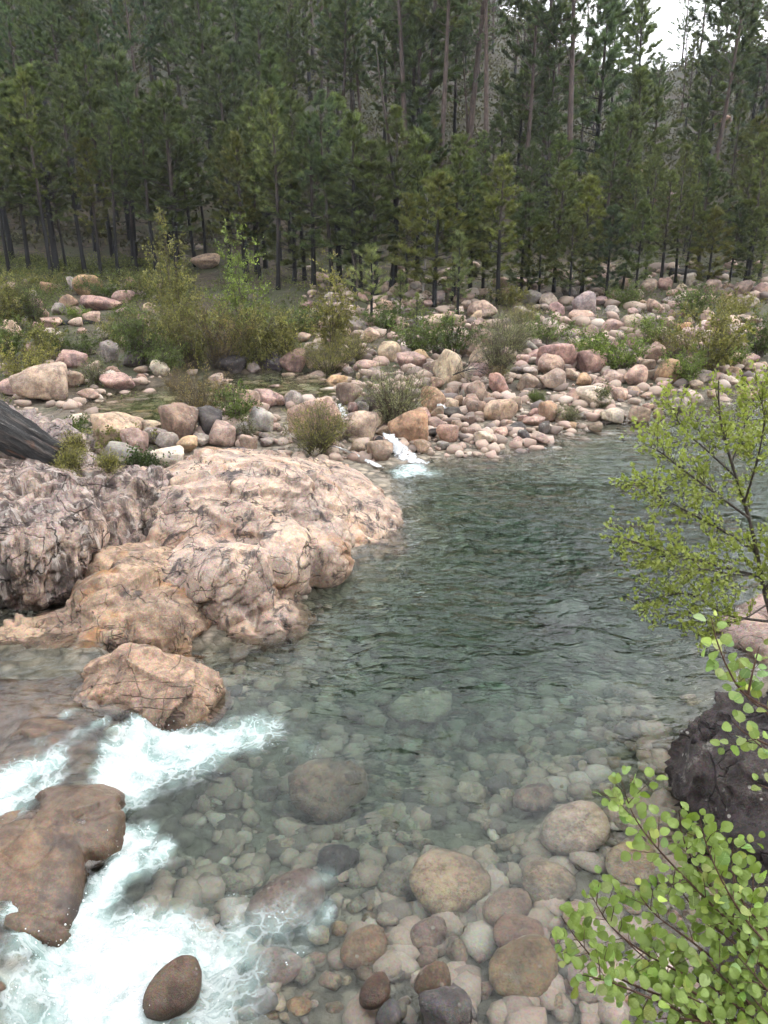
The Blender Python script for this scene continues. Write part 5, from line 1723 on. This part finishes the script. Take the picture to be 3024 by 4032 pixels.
def limb(pts, r0, r1, twigs, level=0):
    n = 5 + 2 * len(pts)
    c = spline(pts, n)
    L = np.linalg.norm(np.diff(c, axis=0), axis=1).sum()
    V, F = tube(c, np.linspace(r0, r1, n), 6 if level == 0 else 4)
    tr.add(V, F)
    tang = unit(np.gradient(c, axis=0))
    for k in range(twigs):
        f = r.uniform(0.18, 1.0)
        i = int(f * (n - 1))
        b = c[i]
        d = unit(tang[i] * 0.8 + r.normal(size=3) * 0.55 + np.array([-0.05, 0, 0.10]))
        l = r.uniform(0.22, 0.62) * (1.15 - 0.5 * f) * (1 if level == 0 else 0.6)
        q = b + d * l * np.linspace(0, 1, 4)[:, None] + r.normal(size=(4, 3)) * 0.02 * np.linspace(0, 1, 4)[:, None]
        V, F = tube(q, np.linspace(max(0.0035, r1), 0.002, 4), 3)
        tr.add(V, F)
        m = max(4, int(l / 0.030))
        u = r.uniform(0.1, 1.05, (m, 1))
        P.append(b + d * l * u + r.normal(size=(m, 3)) * 0.022)
        D.append(np.repeat(d[None], m, 0) + r.normal(size=(m, 3)) * 0.5)
        if level == 0 and l > 0.3:
            for j in range(3):
                f2 = r.uniform(0.3, 1)
                d2 = unit(d + r.normal(size=3) * 0.6)
                b2 = b + d * l * f2
                l2 = r.uniform(0.12, 0.3)
                V, F = tube([b2, b2 + d2 * l2], [0.003, 0.0015], 3)
                tr.add(V, F)
                m2 = max(3, int(l2 / 0.027))
                P.append(b2 + d2 * l2 * r.uniform(0.1, 1.1, (m2, 1)) + r.normal(size=(m2, 3)) * 0.02)
                D.append(np.repeat(d2[None], m2, 0) + r.normal(size=(m2, 3)) * 0.5)


LIMBS = [([(3075, 2560, 10.0), (3010, 2330, 10.0), (2960, 2080, 10.0), (2880, 1820, 10.1), (2835, 1640, 10.2), (2830, 1500, 10.2)], .038, .008, 22),
         ([(3050, 2450, 10.0), (2860, 2420, 9.8), (2720, 2340, 9.7), (2600, 2350, 9.6), (2480, 2380, 9.5)], .022, .005, 20),
         ([(2995, 2270, 10.0), (2800, 2220, 9.7), (2640, 2180, 9.6), (2520, 2140, 9.5), (2430, 2110, 9.5)], .024, .005, 26),
         ([(2985, 2180, 10.0), (2850, 2090, 10.2), (2700, 2010, 10.3), (2590, 1950, 10.4), (2520, 1900, 10.4)], .022, .005, 24),
         ([(2950, 2040, 10.0), (2800, 1930, 9.8), (2690, 1850, 9.7), (2600, 1780, 9.7), (2530, 1750, 9.7)], .02, .005, 24),
         ([(2900, 1880, 10.1), (2780, 1770, 10.2), (2690, 1690, 10.3), (2650, 1610, 10.3)], .016, .004, 18),
         ([(2930, 1980, 10.0), (2980, 1820, 9.7), (3010, 1650, 9.6), (2990, 1560, 9.6)], .018, .004, 22),
         ([(2880, 1820, 10.1), (2930, 1690, 10.3), (2940, 1560, 10.4)], .014, .004, 14),
         ([(3010, 2330, 10.0), (3100, 2150, 9.8), (3150, 1900, 9.8)], .026, .006, 24),
         ([(3000, 2270, 10.0), (2880, 2260, 9.4), (2760, 2240, 9.2), (2650, 2250, 9.1)], .014, .004, 16),
         ([(3020, 2380, 10), (2920, 2440, 9.5), (2820, 2450, 9.4), (2700, 2430, 9.3)], .014, .004, 12)]
for pts, r0, r1, tw in LIMBS:
    limb([px(*p) for p in pts], r0, r1, int(tw * 1.5))
base = px(3075, 2560, 10.0)
gz = float(terrain(np.array([base[0]]), np.array([base[1]]))[0])
V, F = tube([(base[0] + 0.15, base[1] + 0.1, min(gz, base[2]) - 0.2), (base[0] + 0.05, base[1], (gz + base[2]) / 2), base], [.06, .05, .038], 8)
tr.add(V, F)
e = bpy.data.objects.new('alder_tree', None)
COL.objects.link(e)
e.location = (base[0], base[1], gz)
tm = tr.mesh('trunk')
t = link('trunk', tm, M_abark, e)
t.matrix_parent_inverse = Matrix.Translation(-e.location)
V, F = leaves(np.concatenate(P), np.concatenate(D), r, 0.062, 0.050, 0.9)
c = link('crown', mesh_np('crown', V, F, False), M_aleaf, e)
c.matrix_parent_inverse = Matrix.Translation(-e.location)
c.color = (1.05, 1.02, 0.95, 1)
tag(e, 'slender fresh-leaved alder tree leaning over the pool from the right edge', 'tree')


# ------------------------------------------------------------------ near alder shoots with single leaves
def leaf_mesh(seed):
    rr = np.random.RandomState(seed)
    n = 17
    V = [(0, 0, 0)]
    mid = [(0, y, 0.05 * math.sin(y * 3) - 0.10 * y * y) for y in (0.0, 0.35, 0.7, 0.97)]
    right = []
    for i in range(n):
        t = i / (n - 1)
        y = 0.02 + 0.98 * t
        w = 0.47 * math.sin(math.pi * min(1, (t ** 0.86) * 0.93 + 0.05)) ** 0.66
        w *= 1 + 0.06 * math.sin(i * math.pi) + (0.09 if i % 2 else -0.05) + rr.uniform(-0.02, 0.02)
        if i in (0, n - 1):
            w *= 0.35
        right.append((w, y + (0.02 if i % 2 else 0)))
    verts, faces = [], []
    def zc(x, y):
        return 0.16 * abs(x) ** 1.2 + 0.05 * math.sin(y * 3) - 0.14 * y * y + 0.02 * math.sin(y * 26 + abs(x) * 9)
    for s in (1, -1):
        b = len(verts)
        for (w, y) in right:
            verts.append((0.0, y * 0.97, zc(0, y)))
            verts.append((s * w * 0.55, y, zc(w * 0.55, y)))
            verts.append((s * w, y + 0.03, zc(w, y)))
        for i in range(n - 1):
            q = b + 3 * i
            for o_ in (0, 1):
                f = (q + o_, q + o_ + 1, q + o_ + 4, q + o_ + 3)
                faces.append(f if s > 0 else f[::-1])
    b = len(verts)
    verts += [(-.012, -.28, .02), (.012, -.28, .02), (.012, 0.02, 0), (-.012, 0.02, 0)]
    faces.append((b, b + 1, b + 2, b + 3))
    me = mesh_np('leaf', np.array(verts), np.array(faces))
    return me


lm = NT('alder_leaf')
oi = lm.n('ObjectInfo')
tc = lm.n('TexCoord')
geo = lm.n('NewGeometry')
co = lm.n('SeparateXYZ', None, Vector=tc.outputs['Object'])
ax_ = lm.math('ABSOLUTE', co.outputs[0])
vein = lm.math('SINE', lm.math('MULTIPLY', lm.math('SUBTRACT', co.outputs[1], lm.math('MULTIPLY', ax_, 0.7)), 48.0))
midr = lm.ss(ax_, 0.03, 0.0)
cl = lm.mix(oi.outputs['Random'], (0.18, 0.255, 0.052), (0.34, 0.405, 0.12))
cl = lm.mix(1.0, cl, oi.outputs['Color'], 'MULTIPLY')
cl = lm.mix(lm.math('MULTIPLY', lm.ss(vein, 0.80, 1.0), 0.30), cl, (0.29, 0.37, 0.11))
cl = lm.mix(lm.math('MULTIPLY', midr, 0.6), cl, (0.32, 0.40, 0.15))
b1 = lm.n('BsdfPrincipled', None, Base_Color=cl, Roughness=0.42, Normal=lm.bump(vein, 0.25, 0.02))
b1.inputs['Specular IOR Level'].default_value = 0.4
b2 = lm.n('BsdfTranslucent', None, Color=lm.mix(1.0, cl, (1.05, 1.15, 0.5), 'MULTIPLY'))
lm.surf(lm.n('MixShader', None, i0=0.36, i1=b1, i2=b2))
LEAF = [leaf_mesh(k) for k in range(4)]
for me in LEAF:
    me.materials.append(lm.m)
M_shoot = bark_material('reddish_shoot_bark', (0.07, 0.035, 0.022), (0.16, 0.085, 0.05), (60, 60, 12))
LR = np.random.RandomState(9)


def alder_shoots(name, label, stems, base, step, max_single, twig_p=0.55, size=(0.040, 0.062)):
    e = bpy.data.objects.new(name, None)
    COL.objects.link(e)
    e.location = base
    inv = Matrix.Translation(-Vector(base))
    specs = []
    for path in stems:
        pts = [px(u, v, y) for u, v, y in path]
        c = spline(pts, 6 * len(pts))
        L = np.linalg.norm(np.diff(c, axis=0), axis=1).sum()
        n = len(c)
        G = Geo()
        V, F = tube(c, np.linspace(0.0016, 0.0055 + 0.0015 * L, n), 6)
        G.add(V, F)
        tg = unit(np.gradient(c, axis=0))
        k = 0.0
        side = 1
        while k < L:
            f = k / L * (n - 1)
            i = min(int(f), n - 2)
            p = c[i] + (c[i + 1] - c[i]) * (f - i)
            d = -tg[i]
            lat = unit(np.cross(d, np.array([0, -0.6, 0.8]))) * side
            ld = unit(d * 0.55 + lat * 0.9 + LR.normal(size=3) * 0.25)
            specs.append((p + ld * 0.012, ld, LR.uniform(*size) * (0.55 if k < 0.03 else 1.0)))
            if LR.uniform() < twig_p and 0.05 < k:
                tl = LR.uniform(0.05, 0.15)
                td = unit(d * 0.8 + lat * -0.9 + LR.normal(size=3) * 0.35)
                V, F = tube([p, p + td * tl * 0.5 + LR.normal(size=3) * 0.004, p + td * tl], [0.0022, 0.0016, 0.001], 4)
                G.add(V, F)
                for q in range(int(tl / 0.028) + 1):
                    s2 = 1 if q % 2 else -1
                    ld2 = unit(td * 0.7 + unit(np.cross(td, [0, -0.6, 0.8])) * s2 * 0.8 + LR.normal(size=3) * 0.3)
                    specs.append((p + td * tl * min(1, (q + 0.8) / (tl / 0.028)), ld2, LR.uniform(*size) * 0.9))
            side = -side
            k += step * LR.uniform(0.7, 1.3)
        s = link('stem', G.mesh('stem'), M_shoot, e)
        s.matrix_parent_inverse = inv
    rest = Geo()
    order = LR.permutation(len(specs))
    for m, q in enumerate(order):
        p, d, sz = specs[q]
        z = unit(np.array([0, -0.40, 1.0]) + LR.normal(size=3) * 0.55)
        x = unit(np.cross(d, z))
        z = np.cross(x, d)
        M = Matrix(((x[0], d[0], z[0], 0), (x[1], d[1], z[1], 0), (x[2], d[2], z[2], 0), (0, 0, 0, 1)))
        M = Matrix.Translation(Vector(p + d * sz * 0.25)) @ M @ Matrix.Diagonal((sz * 0.95, sz, sz, 1))
        me = LEAF[int(q) % 4]
        if m < max_single:
            lf = bpy.data.objects.new('leaf', me)
            COL.objects.link(lf)
            lf.parent = e
            lf.matrix_parent_inverse = inv
            lf.matrix_basis = M
            v = float(np.clip(LR.lognormal(-0.08, 0.30), 0.45, 1.5))
            lf.color = (v * LR.uniform(0.75, 1.15), v, v * LR.uniform(0.7, 1.4), 1)
        else:
            V = np.array([v.co[:] for v in me.vertices])
            F = np.array([list(p_.vertices) for p_ in me.polygons])
            Mn = np.array(M)
            rest.add(V @ Mn[:3, :3].T + Mn[:3, 3], F)
    if rest.n:
        o_ = link('leaves', rest.mesh('leaves'), lm.m, e)
        o_.matrix_parent_inverse = inv
        o_['kind'] = 'stuff'
    tag(e, label, 'shrub', 'alder shoots close in front')
    return len(specs)


SHOOTS = [[(2438, 3040, 2.62), (2490, 3200, 2.58), (2580, 3330, 2.55), (2760, 3520, 2.5), (3000, 3750, 2.4), (3220, 3950, 2.3)],
          [(2673, 3190, 2.7), (2700, 3330, 2.66), (2790, 3480, 2.6), (2900, 3620, 2.5), (3120, 3800, 2.4)],
          [(2755, 3225, 2.55), (2790, 3350, 2.52), (2860, 3500, 2.48), (2960, 3650, 2.42), (3150, 3850, 2.35)],
          [(2888, 3305, 2.65), (2885, 3420, 2.6), (2930, 3560, 2.5), (3080, 3720, 2.4)],
          [(2208, 3606, 2.42), (2290, 3720, 2.4), (2400, 3830, 2.36), (2600, 3920, 2.3), (2850, 4000, 2.25), (3150, 4120, 2.2)],
          [(2325, 3518, 2.52), (2400, 3640, 2.48), (2520, 3740, 2.42), (2700, 3840, 2.36), (2950, 3960, 2.3), (3200, 4100, 2.2)],
          [(2281, 3836, 2.3), (2380, 3860, 2.28), (2500, 3905, 2.26), (2700, 3990, 2.22), (2950, 4090, 2.2)],
          [(2500, 3500, 2.55), (2580, 3600, 2.5), (2700, 3690, 2.45), (2850, 3800, 2.38), (3080, 3930, 2.3)],
          [(2565, 4015, 2.2), (2680, 4010, 2.2), (2820, 4040, 2.18), (3050, 4120, 2.15)],
          [(2966, 3424, 2.6), (2975, 3560, 2.52), (3060, 3720, 2.42)],
          [(2640, 3440, 2.6), (2720, 3560, 2.55), (2850, 3680, 2.45), (3020, 3820, 2.35)],
          [(2790, 3880, 2.3), (2900, 3960, 2.26), (3080, 4080, 2.2)],
          [(2450, 3690, 2.45), (2560, 3790, 2.4), (2720, 3900, 2.3), (2900, 4020, 2.24)],
          [(2980, 3620, 2.45), (3020, 3720, 2.42), (3100, 3850, 2.35)], [(2640, 3900, 2.3), (2760, 3950, 2.26), (2900, 4060, 2.2)],
          [(2900, 3760, 2.35), (2980, 3850, 2.3), (3090, 3980, 2.25)], [(2740, 3720, 2.4), (2830, 3830, 2.35), (2980, 3980, 2.25)], [(2940, 3900, 2.28), (3010, 3980, 2.24), (3120, 4090, 2.2)]]
n1 = alder_shoots('alder_shrub', 'big bright green round-leaved alder shoots at the bottom right corner', SHOOTS, (1.9, 1.7, 2.7), 0.030, 300, 0.52, (0.032, 0.058))
SPRIG = [[(2800, 2430, 2.85), (2825, 2530, 2.82), (2870, 2640, 2.8), (2930, 2730, 2.78), (3060, 2810, 2.75)], [(2990, 2545, 2.8), (2965, 2640, 2.78), (2945, 2735, 2.78)],
         [(2885, 2840, 2.75), (2940, 2890, 2.75), (3080, 2960, 2.72)], [(2900, 2690, 2.82), (2960, 2760, 2.8), (3050, 2830, 2.76)], [(2950, 2900, 2.72), (3010, 2950, 2.72), (3090, 3010, 2.7)],
         [(2990, 3090, 2.7), (3040, 3110, 2.7), (3100, 3130, 2.7)]]
n2 = alder_shoots('alder_sprig', 'smaller bright green leafy sprig entering from the right edge above the dark rock', SPRIG, (1.75, 2.4, 3.5), 0.040, 300, 0.3, (0.036, 0.058))
print('LEAVES', n1, n2, 'PINES', n_pine)

# ------------------------------------------------------------------ small cascades of the far bank
cm = NT('white_water')
pos = cm.n('NewGeometry').outputs['Position']
nf = cm.noise(cm.mapping(pos, (3, 3, 1.2)), 2.2, 6, 0.7)
den = cm.n('Attribute', {'attribute_name': 'dens'}).outputs['Fac']
wb = cm.n('BsdfPrincipled', None, Base_Color=(0.74, 0.77, 0.79), Roughness=0.5, Normal=cm.bump(nf, 0.9, 0.1))
gl = cm.n('BsdfTransparent')
cm.surf(cm.n('MixShader', None, i0=cm.ss(cm.math('ADD', nf, den), 0.80, 1.10), i1=gl, i2=wb))


def cascade(path, widths, label, full=0.56):
    """path of (u, v, z); widths in photograph pixels."""
    c = [atz(u, v, z) for u, v, z in path]
    w = [1.3 * wd * (CAM_H - z) / -ray(u, v)[2] / FPX for (u, v, z), wd in zip(path, widths)]
    n, m = 26, 15
    cs = spline(c, n)
    ws = np.interp(np.linspace(0, 1, n), np.linspace(0, 1, len(w)), w)
    V, dn = [], []
    for i in range(n):
        for j in range(m):
            a = (j / (m - 1) - 0.5)
            tdir = cs[min(i + 1, n - 1)] - cs[max(i - 1, 0)]
            lat = np.array([tdir[1], -tdir[0], 0])
            lat = unit(lat * 0.6 + np.array([np.linalg.norm(tdir), 0, 0]))
            V.append(cs[i] + lat * a * ws[i] + [0, 0, 0.05 - 0.12 * a * a])
            dn.append((1 - (2 * abs(a)) ** 3) * (1 if i > 1 else 0.4) * (1 if i < n - 6 else (n - 1 - i) / 6) * full)
    V = np.array(V)
    V[:, 2] += 0.07 * fbm(V * 4.0, 3)
    me = mesh_np('cascade', V, grid_faces(m, n))
    attr(me, 'dens', dn)
    o = link('cascade', me, cm.m)
    tag(o, label, 'cascade', 'small cascades out of the pond')


cascade([(1520, 1705, .50), (1555, 1745, .36), (1590, 1785, .14), (1620, 1815, .03), (1660, 1850, .012)], [50, 70, 110, 150, 130], 'bright white cascade tumbling between boulders into the pool')
cascade([(1310, 1765, .36), (1380, 1785, .20), (1460, 1825, .05), (1530, 1862, .015)], [60, 50, 60, 70], 'thin white stream running round the tip of the bedrock')
cascade([(1725, 1592, .62), (1755, 1612, .50), (1800, 1640, .22), (1835, 1662, .06), (1880, 1668, .03)], [40, 60, 90, 110, 90], 'small white cascade between the brown boulders on the right')
cascade([(1330, 1590, .52), (1345, 1630, .46), (1355, 1680, .40)], [40, 50, 50], 'little white riffle at the outlet of the pond', 0.46)

# spray: droplets thrown up over the rapid
sx = NR.uniform(-4.6, -0.4, 26000)
sy = NR.uniform(3.9, 9.2, 26000)
sf = foam_at(sx, sy)
keep = NR.uniform(0, 1, 26000) < 0.30 * smooth(0.45, 0.9, sf)
sx, sy, sf = sx[keep], sy[keep], sf[keep]
sz = water_z(sx, sy) + NR.exponential(0.045, len(sx)) + 0.01
V0, F0 = ico(1)
rr = 0.0025 + 0.006 * NR.uniform(0, 1, len(sx)) ** 3
V = (V0[None] * rr[:, None, None] * NR.uniform(0.7, 1.5, (len(sx), 1, 3)) + np.stack([sx, sy, sz], 1)[:, None]).reshape(-1, 3)
F = (F0[None] + (np.arange(len(sx)) * len(V0))[:, None, None]).reshape(-1, 3)
sm = NT('spray')
sm.surf(sm.n('BsdfPrincipled', None, Base_Color=(0.85, 0.88, 0.9), Roughness=0.2))
o = link('spray', mesh_np('spray', V, F), sm.m)
tag(o, 'fine white spray thrown up over the rapid', 'spray', kind='stuff')

# ------------------------------------------------------------------ air
hz = NT('haze')
pv = hz.n('VolumePrincipled', None, Color=(0.80, 0.87, 1.0), Density=0.0002)
hz.t.links.new(pv.outputs[0], hz.out.inputs['Volume'])
x0, x1, y0, y1, z0, z1 = -440, 440, -75, 720, -4.5, 125
HV = np.array([(x, y, z) for z in (z0, z1) for y in (y0, y1) for x in (x0, x1)], float)
HF = np.array([(0, 2, 3, 1), (4, 5, 7, 6), (0, 1, 5, 4), (2, 6, 7, 3), (0, 4, 6, 2), (1, 3, 7, 5)])
haze = link('haze', mesh_np('haze', HV, HF, False), hz.m)
tag(haze, 'thin pale haze in the air of the valley', None, kind='stuff')
